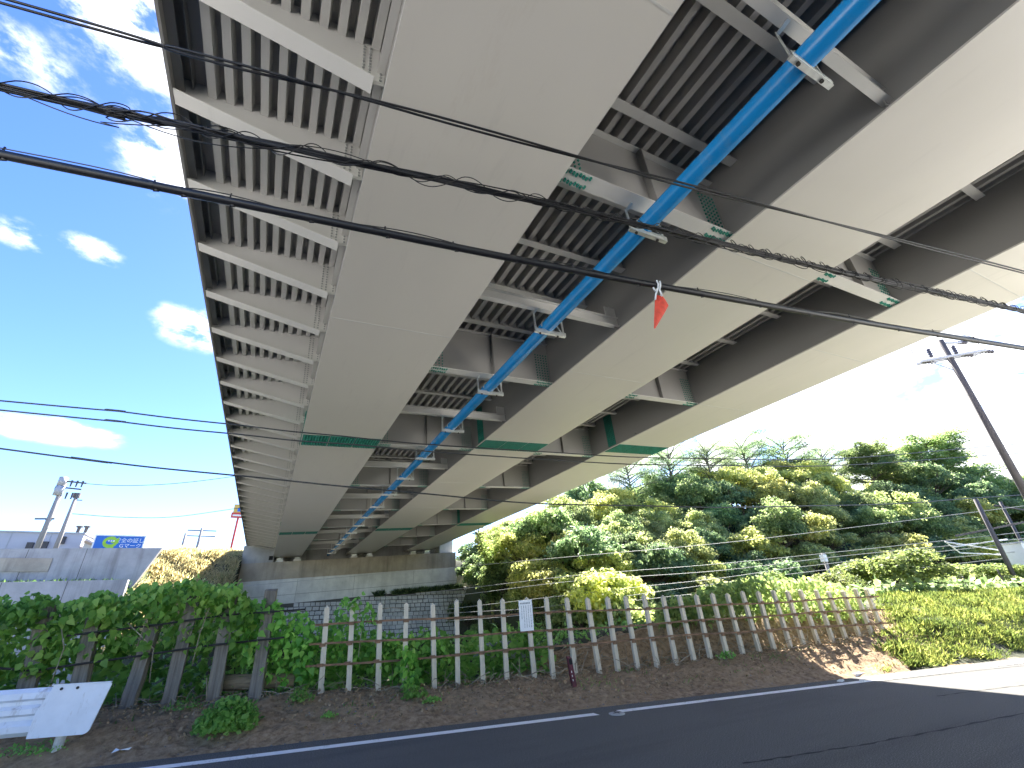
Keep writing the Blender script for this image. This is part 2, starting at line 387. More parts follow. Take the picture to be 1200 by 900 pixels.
def terrain():
    xs = axis(-26, 70, .6, 2500); ys = axis(4, 60, .45, 2500)
    xs = np.sort(np.concatenate([xs, [-2.26, -2.24, 18.39, 18.41]])); 
    X, Y = np.meshgrid(xs, ys); Z = gz(X, Y); Vv = Y + .157 * X
    Z = Z - .14 * ((X > -8.8) & (X < 20.8) & (Vv > 8.3) & (Vv < 11.5) & (X < 13.9 + (Vv - 8.8) * 1.65))
    o = mobj('ground', grid_mesh('ground', X, Y, Z), 'terrain', smooth=False); tag(o, kind='structure')
    # bare soil verge, finer
    us = np.arange(-9, 21, .075); vv = np.arange(8.3, 11.7, .06)
    X, V = np.meshgrid(us, vv); Y = V - .157 * X
    from mathutils import noise as mn
    nz = np.array([mn.fractal(Vector((a * 1.3, b * 1.3, 0)), .9, 2.2, 5) for a, b in zip(X.ravel(), Y.ravel())]).reshape(X.shape)
    fz = np.array([mn.fractal(Vector((a * 6, b * 6, 3)), .8, 2.1, 4) for a, b in zip(X.ravel(), Y.ravel())]).reshape(X.shape)
    edge = sstep(8.35, 9.2, V)
    Z = gz(X, Y) + .015 + nz * (.012 + .06 * edge) + fz * (.005 + .03 * edge)
    Z = Z - .5 * ((X > 13.6 + (V - 8.8) * 1.65) & (V > 8.75))
    o = mobj('verge', grid_mesh('verge', X, Y, Z), 'soil', smooth=True); tag(o, kind='structure')
terrain()
def road():
    def strip(name, mat, x0, x1, v0, v1, z, parent=None, n=1):
        m = MB()
        for i in range(n):
            a = x0 + (x1 - x0) * i / n; b = x0 + (x1 - x0) * (i + 1) / n
            m.add([(a, v0 - .157 * a, z), (b, v0 - .157 * b, z), (b, v1 - .157 * b, z), (a, v1 - .157 * a, z)], [(0, 1, 2, 3)])
        return m.build(name, mat, parent)
    r = strip('road', 'asphalt', -900, 900, 1.6, 8.62, 0, n=20); tag(r, kind='structure')
    pv = strip('pavement', 'asphalt', -900, 9, -14, 1.596, .0, n=20); tag(pv, kind='structure')
    pv = strip('bounce_ground_right', 'concrete_band', 9.004, 60, -40, 1.596, .0, n=4); tag(pv, kind='structure')  # pale ground added out of view to bounce sun under the bridge
    pv = strip('bounce_ground_left', 'concrete_band', -70, -8, -40, 1.59, .004, n=4); tag(pv, kind='structure')  # unseen pale slab, added to light the deck overhang from the left
    strip('edge_line', 'line_paint', -60, 5.2, 8.07, 8.25, .004, r, 8)
    strip('edge_line', 'line_paint', 5.62, 120, 8.07, 8.25, .004, r, 12)
    for pts in ([(870, 895), (930, 886), (1020, 871), (1100, 856), (1200, 836), (1290, 818)], [(1098, 816), (1150, 809), (1200, 803), (1260, 796)]):
        P = [at_z(px, py, 0) for px, py in pts]; Q = []
        for a, b in zip(P[:-1], P[1:]):
            for k in range(10): Q.append(a + (b - a) * k / 10 + np.array([0, rng.normal(0, .012), 0]))
        m = MB()
        for i in range(len(Q) - 1):
            w0 = .016 + .01 * math.sin(i * 1.7); w1 = .016 + .01 * math.sin((i + 1) * 1.7)
            m.add([Q[i] + (0, -w0, .003), Q[i + 1] + (0, -w1, .003), Q[i + 1] + (0, w1, .003), Q[i] + (0, w0, .003)], [(0, 1, 2, 3)])
        m.build('tar_seam', 'dark_hole', r)
    p = at_z(723, 837, 0)
    cap = MB(); cap.tube([(0, 0, 0), (0, 0, .012)], .13, 20); cap.tube([(0, 0, .012), (0, 0, .018)], .09, 16)
    e = cap.build('survey_cap', 'concrete_slab', None); e.location = p + np.array([0, 0, .002])
    tag(e, 'small round pale metal cap in the gap of the white road line', 'cover')
    for k in range(2): 
        b = MB(); b.box((-.07, -.008 + .0, .0181), (.07, .008, .021)); o = b.build('slot', 'dark_hole', e); o.rotation_euler = (0, 0, k * 1.57); o.location = (0, 0, .002 * k)
road()

# ------------------------------------------------------------------ the bridge (local frame: x across, y along, z up from eye height, tilted by its crossfall)
TH = math.radians(3.627)
bridge = empty('girder_bridge', (0, 0, EYE), (0, -TH, 0), 'wide grey steel girder bridge passing overhead from the road to the far abutment', 'bridge')
Y0, Y1 = -16.0, 50.2
ZS, ZD = 5.0, 6.55          # soffit and underside of deck
GIR = [(.53, 2.95, 0.0), (6.22, 8.90, .016), (11.85, 14.62, .022)]
def zw(x, zl): return EYE + zl * math.cos(TH) + x * math.tan(TH)
def hexbolts(m, pts, axis, r=.021, h=.02):
    for p in pts:
        c = []
        for t in (0, h):
            for k in range(6):
                a = k * math.pi / 3; u, w = r * math.cos(a), r * math.sin(a)
                if axis == 2: c.append((p[0] + u, p[1] + w, p[2] - t))
                elif axis == 0: c.append((p[0] - t, p[1] + u, p[2] + w))
                else: c.append((p[0] + u, p[1] - t, p[2] + w))
        m.add(c, [(6, 7, 8, 9, 10, 11)] + [(k, (k + 1) % 6, (k + 1) % 6 + 6, k + 6) for k in range(6)])
def shear_box(m, x0, x1, s, ya, yb, z0, z1):
    m.hexa([(x0 + s * ya, ya, z0), (x1 + s * ya, ya, z0), (x1 + s * yb, yb, z0), (x0 + s * yb, yb, z0), (x0 + s * ya, ya, z1), (x1 + s * ya, ya, z1), (x1 + s * yb, yb, z1), (x0 + s * yb, yb, z1)])
def strut_y(n): return .79 if n == -1 else 6.225 + 5.95 * n
def girders():
    for gi, (xa, xb, s) in enumerate(GIR):
        m = MB()
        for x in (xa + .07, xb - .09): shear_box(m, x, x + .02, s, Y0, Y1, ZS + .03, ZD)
        g = m.build('girder', 'paint_shade', bridge)
        tag(g, ['leftmost box girder beside the cantilevered deck edge', 'middle box girder to the right of the blue pipe', 'rightmost box girder nearest the hillside trees'][gi])
        m = MB(); shear_box(m, xa, xb, s, Y0, Y1, ZS, ZS + .03); m.build('bottom_flange', 'paint_lit_soffit', g)
        # transverse field welds on the soffit
        for yw in ((1.2, 7.6, 20.5, 27.0) if gi == 0 else (-.6, 3.4, 8.2, 20.0, 26.0) if gi == 1 else (1.9, 5.2, 9.0, 21.0)):
            m = MB(); shear_box(m, xa + .01, xb - .01, 0, yw, yw + .022, ZS - .004, ZS); 
            m.v = [(x + s * yw, y, z) for x, y, z in m.v]; m.build('weld_seam', 'weld', g)
        # bolted field splices painted with green primer
        for ys in ((14.35, 15.35), (34.1, 35.1)) if gi == 0 else ((13.75, 14.75), (33.6, 34.6)) if gi == 1 else ((13.2, 14.2), (32.2, 33.2)):
            w = (xb - xa - .12) / 3; xo = s * ys[0]
            for k in range(3):
                x0 = xa + .03 + xo + k * (w + .03); m = MB(); m.box((x0, ys[0], ZS - .012), (x0 + w, ys[1], ZS - .0005)); m.build('splice_plate', 'green_splice', g)
                b = MB(); nx = int(w / .085)
                hexbolts(b, [(x0 + .045 + i * (w - .09) / (nx - 1), ys[0] + .05 + j * (ys[1] - ys[0] - .1) / 9, ZS - .012) for i in range(nx) for j in range(10)], 2)
                tag(b.build('splice_bolts', 'green_bolt', g, fix=False), kind='stuff')
            xw = xa + .07 + s * ys[0]      # left web
            m = MB(); m.box((xw - .012, ys[0] + .25, ZS + .10), (xw - .0005, ys[0] + .75, ZD - .12)); m.build('splice_plate', 'green_splice', g)
            b = MB(); hexbolts(b, [(xw - .012, ys[0] + .31 + j * .095, ZS + .15 + i * .08) for i in range(15) for j in range(5)], 0); tag(b.build('splice_bolts', 'green_bolt', g, fix=False), kind='stuff')
            if gi == 0:
                m = MB(); m.box((xa - .02, ys[0] - .3, ZS + .03), (xa + .066, ys[1] + .2, ZS + .05)); m.build('splice_plate', 'green_splice', g)
        # vertical stiffeners on the left web between the frames
        for k in range(-3, 8):
            y = strut_y(k)
            if gi and y < Y1 - 1:
                m = MB(); x = xa + .07 + s * y; m.box((x - .12, y - .006, ZS + .031), (x - .001, y + .006, 5.119)); m.build('stiffener', 'paint_shade', g)
girders()
def deck():
    m = MB(); m.box((-1.76, Y0, ZD), (17.5, Y1 + 1, ZD + .05)); m.build('deck_plate', 'paint_half_shade', bridge)
    m = MB(); m.prism([(-1.80, 6.16), (-1.765, 6.16), (-1.765, 7.55), (-1.85, 7.55), (-1.85, 6.75), (-1.80, 6.70)], 1, Y0, Y1 + 1); m.build('fascia', 'paint_shade', bridge)
    m = MB(); m.box((-1.763, Y0, 6.30), (-1.66, Y1 + 1, 6.315)); m.build('edge_flange', 'paint_shade', bridge)
    m = MB(); m.box((-1.60, Y0, 6.40), (-1.585, Y1 + 1, 6.549)); m.build('edge_stiffener', 'paint_shade', bridge)
    m = MB(); m.box((17.5, Y0, 6.16), (17.75, Y1 + 1, 7.75)); m.build('parapet', 'paint_light', bridge)
    U = [(-.068, 0), (-.048, -.19), (.048, -.19), (.068, 0)]
    t = MB(); t.add([(x, y, z) for y in (Y0, Y1) for x, z in U], [(0, 1, 5, 4), (1, 2, 6, 5), (2, 3, 7, 6), (0, 4, 7, 3)])
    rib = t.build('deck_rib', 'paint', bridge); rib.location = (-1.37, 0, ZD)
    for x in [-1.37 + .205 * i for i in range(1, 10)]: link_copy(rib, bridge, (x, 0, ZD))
    rib = t.build('deck_rib', 'paint_half_shade', bridge); rib.location = (17.2, 0, ZD)
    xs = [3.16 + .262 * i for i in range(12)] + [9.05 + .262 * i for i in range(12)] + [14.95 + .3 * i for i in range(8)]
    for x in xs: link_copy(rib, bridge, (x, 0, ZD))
    # catwalk seat strip between girder and deck edge: thin slotted strip seen beside the first girder
    m = MB(); m.box((.50, Y0, ZS + .9), (.596, Y1, ZS + .92)); m.build('web_stiffener', 'paint', bridge)
deck()
def brackets():
    m = MB(); m.prism([(.598, 5.70), (.46, 5.655), (-1.76, 6.182), (-1.76, 6.549), (.598, 6.549)], 1, -.006, .006)
    br = m.build('bracket', 'paint', bridge)
    f = MB(); a, b = np.array([.46, 0, 5.645]), np.array([-1.755, 0, 6.172]); f.bar(a, b, .22, .016)
    fl = f.build('bracket_flange', 'paint_light', br)
    g = MB(); g.box((.30, -.012, 5.72), (.595, -.0061, 6.42)); gp = g.build('gusset_plate', 'paint', br)
    bo = MB(); hexbolts(bo, [(.34 + .075 * j + (.06 if j > 1 else 0), -.012, 5.76 + .062 * i) for i in range(10) for j in range(3)], 1, .016, .016)
    bl = tag(bo.build('bracket_bolts', 'grey_bolt', br, fix=False), kind='stuff')
    ys = [3.45 + 1.4625 * k for k in range(-12, 33)]
    br.location = (0, ys[0], 0)
    for y in ys[1:]:
        if y > Y1: break
        c = link_copy(br, bridge, (0, y, 0))
        for ch in (fl, gp, bl): link_copy(ch, c)
brackets()
def strut_y(n): return .79 if n == -1 else 6.225 + 5.95 * n
def frames():
    for gi in (0, 1):
        xa0 = GIR[gi][1] - .07; xb0 = GIR[gi + 1][0] + .07; sa, sb = GIR[gi][2], GIR[gi + 1][2]
        span = lambda y: (xa0 + sa * y + .001, xb0 + sb * y - .001)
        for n in range(-3, 8):
            y = 3.25 + 5.95 * n; xa, xb = span(y)
            d = MB(); d.box((xa, y - .006, 5.09), (xb, y + .006, ZD)); p = d.build('diaphragm', 'paint_half_shade', bridge)
            f = MB(); f.box((xa + .002, y - .125, 5.07), (xb - .002, y + .125, 5.09)); f.build('diaphragm_flange', 'paint_light', p)
            f = MB(); f.box((xa + .002, y - .10, 6.31), (xb - .002, y - .0065, 6.325)); f.build('upper_flange', 'paint', p)
            f = MB(); xm = (xa + xb) / 2; f.box((xm - .007, y - .13, 5.091), (xm + .007, y - .0065, 6.309)); f.build('stiffener', 'paint_shade', p)
            if y > -1:
                for e, x0 in ((1, xa + .05), (-1, xb - .05)):
                    b = MB(); hexbolts(b, [(x0 + e * .055 * i, y + .075 * q + .03 * (j - .5) + .012 * math.sin(i * 2.1), 5.07) for i in range(9) for q in (-1, 1) for j in (0, 1)], 2, .017, .02)
                    tag(b.build('flange_bolts', 'green_bolt', p, fix=False), kind='stuff')
                    b = MB(); hexbolts(b, [(x0 + e * (.02 + .085 * i), y - .006, 5.16 + .08 * j) for i in range(5) for j in range(11)], 1, .018, .02)
                    tag(b.build('web_bolts', 'green_bolt', p, fix=False), kind='stuff')
        for n in range(-3, 7) if gi == 0 else ():
            y = strut_y(n); xa, xb = span(y)
            d = MB(); d.box((xa, y - .008, 5.14), (xb, y + .008, 5.33)); p = d.build('cross_strut', 'paint', bridge)
            for z in (5.12, 5.332): f = MB(); f.box((xa + .002, y - .06, z), (xb - .002, y + .06, z + .018)); f.build('strut_flange', 'paint', p)
            f = MB(); f.box((xb - .30, y - .01, 5.36), (xb - .003, y + .01, 5.62)); f.build('gusset', 'paint', p)
        for k in range(-11, 31):
            y = 2.70 + 1.4875 * k
            if y < Y0 + .3: continue
            xa, xb = span(y)
            d = MB(); d.box((xa, y - .006, 6.30), (xb, y + .006, ZD)); p = d.build('floor_beam', 'paint', bridge)
            f = MB(); f.box((xa + .002, y - .075, 6.28), (xb - .002, y + .075, 6.298)); f.build('beam_flange', 'paint', p)
frames()
# blue drain pipe with its hangers
pipe = empty('drain_pipe', (0, 0, EYE), (0, -TH, 0), 'long glossy blue drain pipe hung beneath the bridge between two girders', 'pipe')
def drain():
    px = lambda y: 4.46 + .014 * y; PZ = 4.83; PR = .134
    m = MB(); ys = [Y0 + 4, -4, 0, 4, 10, 20, 30, 40, 47.5]
    m.tube([(px(y), y, PZ) for y in ys], PR, 28); p = m.build('pipe_run', 'pipe_blue', pipe, True)
    p.data.polygons.foreach_set('use_smooth', [len(q.vertices) == 4 for q in p.data.polygons])
    for y in [strut_y(n) + .3 for n in range(-2, 7)] + [3.25 + 5.95 * n + .36 for n in range(-2, 8)]:
        if y > 47: continue
        x = px(y); zt = 5.07 if abs((y - 3.61) / 5.95 - round((y - 3.61) / 5.95)) < .01 else 5.12; zb = PZ - PR - .02
        h = MB()
        for sx in (-.30, .36): h.bar((x + sx, y - .2, zb - .02), (x + sx, y - .2, zt), .045, .012, (0, 1, 0)); h.bar((x + sx, y - .2, zt - .03), (x + sx, y - .34, zt - .006), .05, .01)
        h.box((x - .33, y - .23, zb - .035), (x + .40, y - .17, zb)); h.box((x - .33, y - .236, zb - .0), (x + .40, y - .228, zb + .05))
        h.bar((x + .36, y - .2, zb + .0), (x + .19, y - .2, zb + .26), .03, .01, (0, 1, 0))
        hg = h.build('hanger', 'galv', pipe)
        s = MB(); s.tube([(x + (PR + .012) * math.cos(a), y - .2, PZ + (PR + .012) * math.sin(a)) for a in np.linspace(-.15, math.pi + .15, 16)], .011, 6); s.build('u_bolt', 'galv', hg)
        b = MB(); hexbolts(b, [(x - .21, y - .2, zb - .035), (x + .21, y - .2, zb - .035)], 2, .022, .025); b.build('nut', 'dark_iron', hg)
drain()

# ------------------------------------------------------------------ abutment, revetment and retaining walls
def abutment():
    a = empty('abutment', (8, 49.5, 2.4), (0, 0, 0), 'pale concrete bridge abutment with a brown stained bearing shelf at the far end', 'abutment')
    inv = Vector((-8, -49.5, -2.4))
    def part(m, n, mat, **k):
        o = m.build(n, mat, a); o.location = inv; return o
    def slab(x0, x1, y0, y1, zl0, zl1):
        m = MB(); c = lambda x, zl: EYE + zl + .0634 * x
        m.hexa([(x0, y0, c(x0, zl0)), (x1, y0, c(x1, zl0)), (x1, y1, c(x1, zl0)), (x0, y1, c(x0, zl0)), (x0, y0, c(x0, zl1)), (x1, y0, c(x1, zl1)), (x1, y1, c(x1, zl1)), (x0, y1, c(x0, zl1))]); return m
    part(slab(-2.2, 18.15, 48.7, 51.5, -1.2, .98), 'footing_wall', 'concrete_band')
    part(slab(-2.2, 18.1, 48.60, 51.5, .985, 3.03), 'pale_band', 'concrete_band')
    part(slab(-2.2, 18.0, 48.72, 51.5, 3.035, 4.55), 'bearing_shelf', 'concrete_shelf')
    part(slab(-2.15, 17.2, 50.9, 51.9, 4.555, 6.4), 'backwall', 'concrete_wing')
    part(slab(-2.3, .28, 48.76, 50.88, 4.555, 6.08), 'wing_wall', 'concrete_wing')
    part(slab(16.4, 17.9, 49.5, 50.88, 4.555, 7.4), 'side_block', 'concrete_band')
    for x in (2.6, 7.6, 13.4):
        o = part(slab(x, x + .012, 48.58, 48.595, 1.1, 2.95), 'joint', 'dark_hole')
    part(slab(-2.2, 18.1, 48.585, 48.6, 1.7, 1.72), 'joint', 'mortar')
    m = slab(-.12, .22, 48.742, 48.757, 4.75, 5.1); part(m, 'drain_hole', 'dark_hole')
    for gi, (xa, xb, s) in enumerate(GIR):
        xc = (xa + xb) / 2 + s * 49.4 - .2
        for dx in (-.75, .75):
            p = slab(xc + dx - .32, xc + dx + .32, 49.0, 49.7, 4.553, 4.72); part(p, 'bearing_plinth', 'concrete_band')
            p = slab(xc + dx - .24, xc + dx + .24, 49.08, 49.62, 4.722, 4.93); part(p, 'bearing_pad', 'galv')
abutment()
def revetment():
    r = empty('stone_revetment', (9, 46, -3), (0, 0, 0), 'sloping stone block revetment below the concrete abutment', 'stone wall')
    top = lambda x: 2.57 + .066 * x
    m = MB(); x0, x1 = -3.5, 21.5
    def yy(z, x): return 48.55 - (top(x) - z) * .45
    m.add([(x0, yy(-3.2, x0), -3.2), (x1, yy(-3.2, x1), -3.2), (x1, yy(top(x1), x1), top(x1)), (x0, yy(top(x0), x0), top(x0)),
           (x0, 51, -3.2), (x1, 51, -3.2), (x1, 51, top(x1)), (x0, 51, top(x0))], [(0, 1, 2, 3), (4, 7, 6, 5), (0, 4, 5, 1), (3, 2, 6, 7), (0, 3, 7, 4), (1, 5, 6, 2)])
    o = m.build('mortar_bed', 'mortar', r); o.location = (-9, -46, 3)
    b = MB(); row = 0; z = -3.0
    while z < 4.2:
        h = .36; x = x0 - random.random() * .4
        while x < x1 - .1:
            w = random.uniform(.38, .62); xa, xb = max(x, x0) + .02, min(x + w, x1) - .02; zz = z
            if xb - xa > .15 and zz + h < top((xa + xb) / 2) + .02:
                d = random.uniform(.03, .10); j = lambda: random.uniform(-.02, .02)
                P = []
                for (cx, cz) in ((xa + j(), zz + .02 + j() * .5), (xb + j(), zz + .02 + j() * .5), (xb + j(), zz + h - .02), (xa + j(), zz + h - .02)): P.append((cx, yy(cz, cx) + .01, cz))
                q = [(.5 * .16 * (P[0][0] + P[2][0]) + p[0] * .84, p[1] - d, .5 * .16 * (P[0][2] + P[2][2]) + p[2] * .84) for p in P]
                b.add(P + q, [(4, 5, 6, 7), (0, 1, 5, 4), (1, 2, 6, 5), (2, 3, 7, 6), (3, 0, 4, 7)])
            x += w
        z += h; row += 1
    o = b.build('stone_blocks', 'masonry', r, fix=False); o.location = (-9, -46, 3); tag(o, kind='stuff')
revetment()
def walls():
    def wall(name, label, y, zb, ztl, ztr, xl, xr, slant, mat, th=.5, capl=None):
        w = empty(name, (xr - 10, y, zb), (0, 0, 0), label, 'wall')
        m = MB(); m.add([(xl, y, zb), (xr - slant, y, zb), (xr, y, ztr), (xl, y, ztl), (xl, y + th, zb), (xr - slant, y + th, zb), (xr, y + th, ztr), (xl, y + th, ztl)],
                        [(0, 1, 2, 3), (5, 4, 7, 6), (1, 5, 6, 2), (3, 2, 6, 7), (0, 3, 7, 4), (0, 4, 5, 1)])
        o = m.build('wall_face', mat, w); o.location = (-(xr - 10), -y, -zb)
        for k in range(1, 9):
            x = xr - slant - k * 3.1
            if x < xl: break
            j = MB(); zt = ztl + (ztr - ztl) * (x - xl) / (xr - xl); j.box((x, y - .006, zb), (x + .03, y - .001, zt - .02)); o = j.build('joint', 'mortar', w); o.location = (-(xr - 10), -y, -zb)
        if capl:
            j = MB(); j.box((xl, y - .07, ztl - .75), (capl, y - .002, ztl + .12)); o = j.build('cap_beam', 'concrete_shelf', w); o.location = (-(xr - 10), -y, -zb)
    a = at_y(0, 656, 44); b = at_y(190, 642, 44); c = at_y(165, 668, 44); cp = at_y(62, 655, 44)
    wall('retaining_wall', 'tall grey streaked upper retaining wall left of the bridge', 44, ZL - .6, a[2], b[2], -45, b[0], b[0] - c[0] + .4, 'concrete_wall', capl=cp[0])
    a = at_y(0, 692, 41); b = at_y(150, 679, 41)
    wall('retaining_wall', 'lower grey retaining wall just above the vines at far left', 41, -3.2, a[2], b[2], -45, b[0], 0, 'concrete_wall')
walls()

# ------------------------------------------------------------------ fences
FV = 10.5
def fpt(x, z, off=0.): return np.array([x, FV + off - .157 * x, z])
FANG = math.atan(-.157)
def white_fence():
    f = empty('picket_fence', fpt(8.5, .25), (0, 0, 0), 'long low fence of pale concrete posts with three rusty rails along the road', 'fence')
    o0 = -Vector(f.location)
    tops = [383, 413, 445, 476, 507, 535, 562, 589, 617, 640, 664.5, 688.5, 711.5, 733, 754.7, 776.5, 795, 815, 834, 852, 870, 888, 906, 922, 939, 955.5, 971, 987, 1002, 1015]
    hm = MB(); w = .047
    hm.hexa([(-w, -w, 0), (w, -w, 0), (w, w, 0), (-w, w, 0), (-w * .92, -w * .92, 1), (w * .92, -w * .92, 1), (w * .92, w * .92, 1), (-w * .92, w * .92, 1)])
    hm.add([(-w * .92, -w * .92, 1), (w * .92, -w * .92, 1), (w * .92, w * .92, 1), (-w * .92, w * .92, 1), (0, 0, 1.03)], [(0, 1, 4), (1, 2, 4), (2, 3, 4), (3, 0, 4)])
    proto = None; xs = []
    for i, px in enumerate(tops):
        t = at_v(px, 705 - 14 * (px - 563) / 451 if px > 563 else 705 + 7 * (563 - px) / 180, FV)
        lean = .05 + .02 * random.uniform(-1, 1); zt = t[2] + random.uniform(-.03, .03)
        H = zt - np.interp(t[0], _bx, _bz) + .2; xb = t[0] + lean * H
        o = hm.build('fence_post', 'concrete_fence', f) if proto is None else link_copy(proto, f)
        if proto is None: proto = o
        o.location = Vector(fpt(xb, zt - H)) + o0; o.scale = (1, 1, H); o.rotation_euler = (random.uniform(-.02, .02), -lean, FANG + random.uniform(-.15, .15)); xs.append(t[0])
    for k, (pl, pr, zl, zr) in enumerate([((365, 733), (1030, 699), 1.475, 1.49), ((362, 757), (1036, 714), 1.13, 1.19), ((358, 781), (1042, 729), .79, .875)]):
        a = at_v(*pl, FV - .06); b = at_v(*pr, FV - .06); pts = []; n = 60
        for i in range(n + 1):
            t = i / n; p = a + (b - a) * t; p = p + np.array([0, 0, .012 * math.sin(t * 23 + k) + .015 * math.sin(t * 7 + 2 * k) + (.03 * k) * math.sin(t * 3.1) * .5]); pts.append(p)
        m = MB()
        for p, q in zip(pts[:-1], pts[1:]): m.bar(p, q + (q - p) * .02, .012, .036)
        r = m.build('rail', 'rust', f); r.location = o0
        for x in xs:     # clips where the rail crosses each post
            t = (x - a[0]) / (b[0] - a[0])
            if 0 < t < 1:
                p = a + (b - a) * t + np.array([.05 * (1.6 - a[2]) * .3, -.012, .0]); c = MB(); c.box((-.055, -.006, -.028), (.055, .006, .028)); q = c.build('clip', 'rust', r); q.location = Vector(p); q.rotation_euler = (0, 0, FANG)
white_fence()
def sleeper_fence():
    f = empty('sleeper_fence', fpt(-1.5, .35), (0, 0, 0), 'old dark fence of weathered timber sleepers with iron bars under the vines', 'fence')
    o0 = -Vector(f.location)
    for (pb, pt) in [((37, 800), (60, 712)), ((96, 805), (116, 708)), ((147, 833), (178, 735)), ((198, 823), (228, 700)), ((251, 817), (272, 700)), ((300, 820), (318, 690))]:
        b = at_v(*pb, FV); t = at_v(*pt, FV); h = t[2] - b[2] + .35; m = MB(); n = 9; w = .105; d = .075; V = []
        for i in range(n):
            z = h * i / (n - 1)
            for sx, sy in ((-1, -1), (1, -1), (1, 1), (-1, 1)): V.append((sx * w * random.uniform(.86, 1.06), sy * d * random.uniform(.86, 1.06), z + (random.uniform(-.05, .05) if i == n - 1 else 0)))
        m.add(V, [(4 * i + k, 4 * i + (k + 1) % 4, 4 * i + 4 + (k + 1) % 4, 4 * i + 4 + k) for i in range(n - 1) for k in range(4)] + [(3, 2, 1, 0), tuple(4 * (n - 1) + k for k in range(4))])
        o = m.build('sleeper_post', 'sleeper', f); dd = t - b
        o.location = Vector(b - (0, 0, .35)) + o0; o.rotation_euler = (random.uniform(-.05, .02), math.atan2(dd[0], dd[2]), FANG + random.uniform(-.2, .2))
    for pts in ([(-30, 781), (40, 786), (80, 780), (160, 769), (240, 757), (333, 747)], [(40, 750), (110, 741), (180, 733), (262, 721), (358, 714)]):
        m = MB(); m.tube([at_v(px, py, FV - .13) for px, py in pts], .018, 6); o = m.build('iron_bar', 'dark_iron', f); o.location = o0
    m = MB(); a = at_v(262, 800, FV + .3); b = at_v(345, 797, FV + .3)
    m.tube([a, a * .6 + b * .4, b], [.13, .125, .11], 9); l = m.build('fallen_log', 'log', None, True); tag(l, 'split brown timber log lying behind the old sleeper fence', 'log')
sleeper_fence()
def notice():
    c = at_v(617, 721, FV - .075)
    e = empty('notice_board', c - np.array([0, 0, .3]), (0, -.03, FANG), 'white notice board of small print fixed to a fence post', 'sign')
    m = MB(); m.box((-.155, -.006, 0), (.155, .006, .6)); m.build('board', 'white_plastic', e)
    p = MB(); rr = random.Random(3)
    for k in range(7): p.box((-.125 + k * .034, -.0085, .522), (-.125 + k * .034 + .024, -.0065, .552))
    for cidx in range(5):
        x = .11 - cidx * .052; z = .49
        while z > (.07 if cidx < 4 else .25):
            h = rr.uniform(.012, .022); p.box((x - rr.uniform(.005, .011), -.0085, z - h), (x + rr.uniform(.004, .010), -.0065, z)); z -= h + rr.uniform(.007, .014)
    tag(p.build('print', 'sign_ink', e), kind='stuff')
notice()
def stake():
    p = at_v(673, 806, 9.75); t = at_v(670, 764, 9.75)
    m = MB(); m.hexa([(-.045, -.045, -.2), (.045, -.045, -.2), (.045, .045, -.2), (-.045, .045, -.2), (-.04, -.04, .52), (.04, -.04, .50), (.04, .04, .53), (-.04, .04, .55)])
    s = empty('marker_stake', p, (0, -.12, FANG), 'short dark maroon square stake leaning in front of the pale fence', 'stake')
    m.build('stake_body', 'maroon', s); c = MB(); c.box((-.03, -.0465, .40), (.035, -.0445, .5)); c.box((.043, -.03, .41), (.0455, .03, .49)); c.build('cap_patch', 'dark_hole', s)
    c = MB()
    for z in (.12, .19, .26): c.box((-.025, -.0495, z), (-.008, -.0458, z + .035))
    c.build('painted_marks', 'post_white', s)
stake()
def guardrail():
    a = at_v(-40, 836, 9.1); b = at_v(70, 832, 9.1); c = at_v(130, 826, 9.1)
    L = c[0] - a[0]
    g = empty('guardrail', (c[0], c[1], 0), (0, 0, FANG), 'white metal guardrail with a flat rounded end panel at the road edge', 'guardrail')
    zc = c[2]; prof = [(.0, -.27), (-.05, -.22), (-.055, -.15), (.0, -.09), (.0, -.05), (-.055, -.02), (-.055, .04), (0, .08), (0, .12), (-.055, .15), (-.05, .22), (0, .27)]
    m = MB(); n = len(prof); xs = [-7.5, -.62]
    m.add([(x, y + dy, zc + z) for dy in (0, .006) for x in xs for y, z in prof], [(i, i + 1, n + i + 1, n + i) for i in range(n - 1)] + [(2 * n + i, 3 * n + i, 3 * n + i + 1, 2 * n + i + 1) for i in range(n - 1)])
    m.build('corrugated_beam', 'rail_white', g)
    e = MB(); pts = []
    R = .14
    for (cx, cz, a0, a1) in ((-.06, .255, 90, 0), (-.20, -.23, 0, -90)): 
        rr = .02 if cz > 0 else .07
        for k in range(6):
            t = math.radians(a0 + (a1 - a0) * k / 5); pts.append((cx + rr * math.cos(t), cz + rr * math.sin(t)))
    poly = [(-.70, .29)] + pts + [(-.80, -.29), (-.80, -.02)]
    poly = [(x, z + zc) for x, z in poly]
    e.prism(poly, 1, -.085, -.06); pn = e.build('end_panel', 'rail_white', g)
    e = MB(); e.bar((-.72, -.07, zc + .295), (-.05, -.07, zc + .285), .05, .012); e.build('rolled_edge', 'rail_white', pn)
    for x in (-.6, -.42):
        d = MB(); d.tube([(x, -.09, zc + .245), (x, -.10, zc + .245)], .018, 8); d.build('bolt', 'dark_iron', pn)
    for x in (-.48, -2.48, -4.48):
        p = MB(); p.tube([(x, .06, -.3), (x, .06, zc + .2)], .058, 12); p.build('post', 'post_white', g, False)
guardrail()

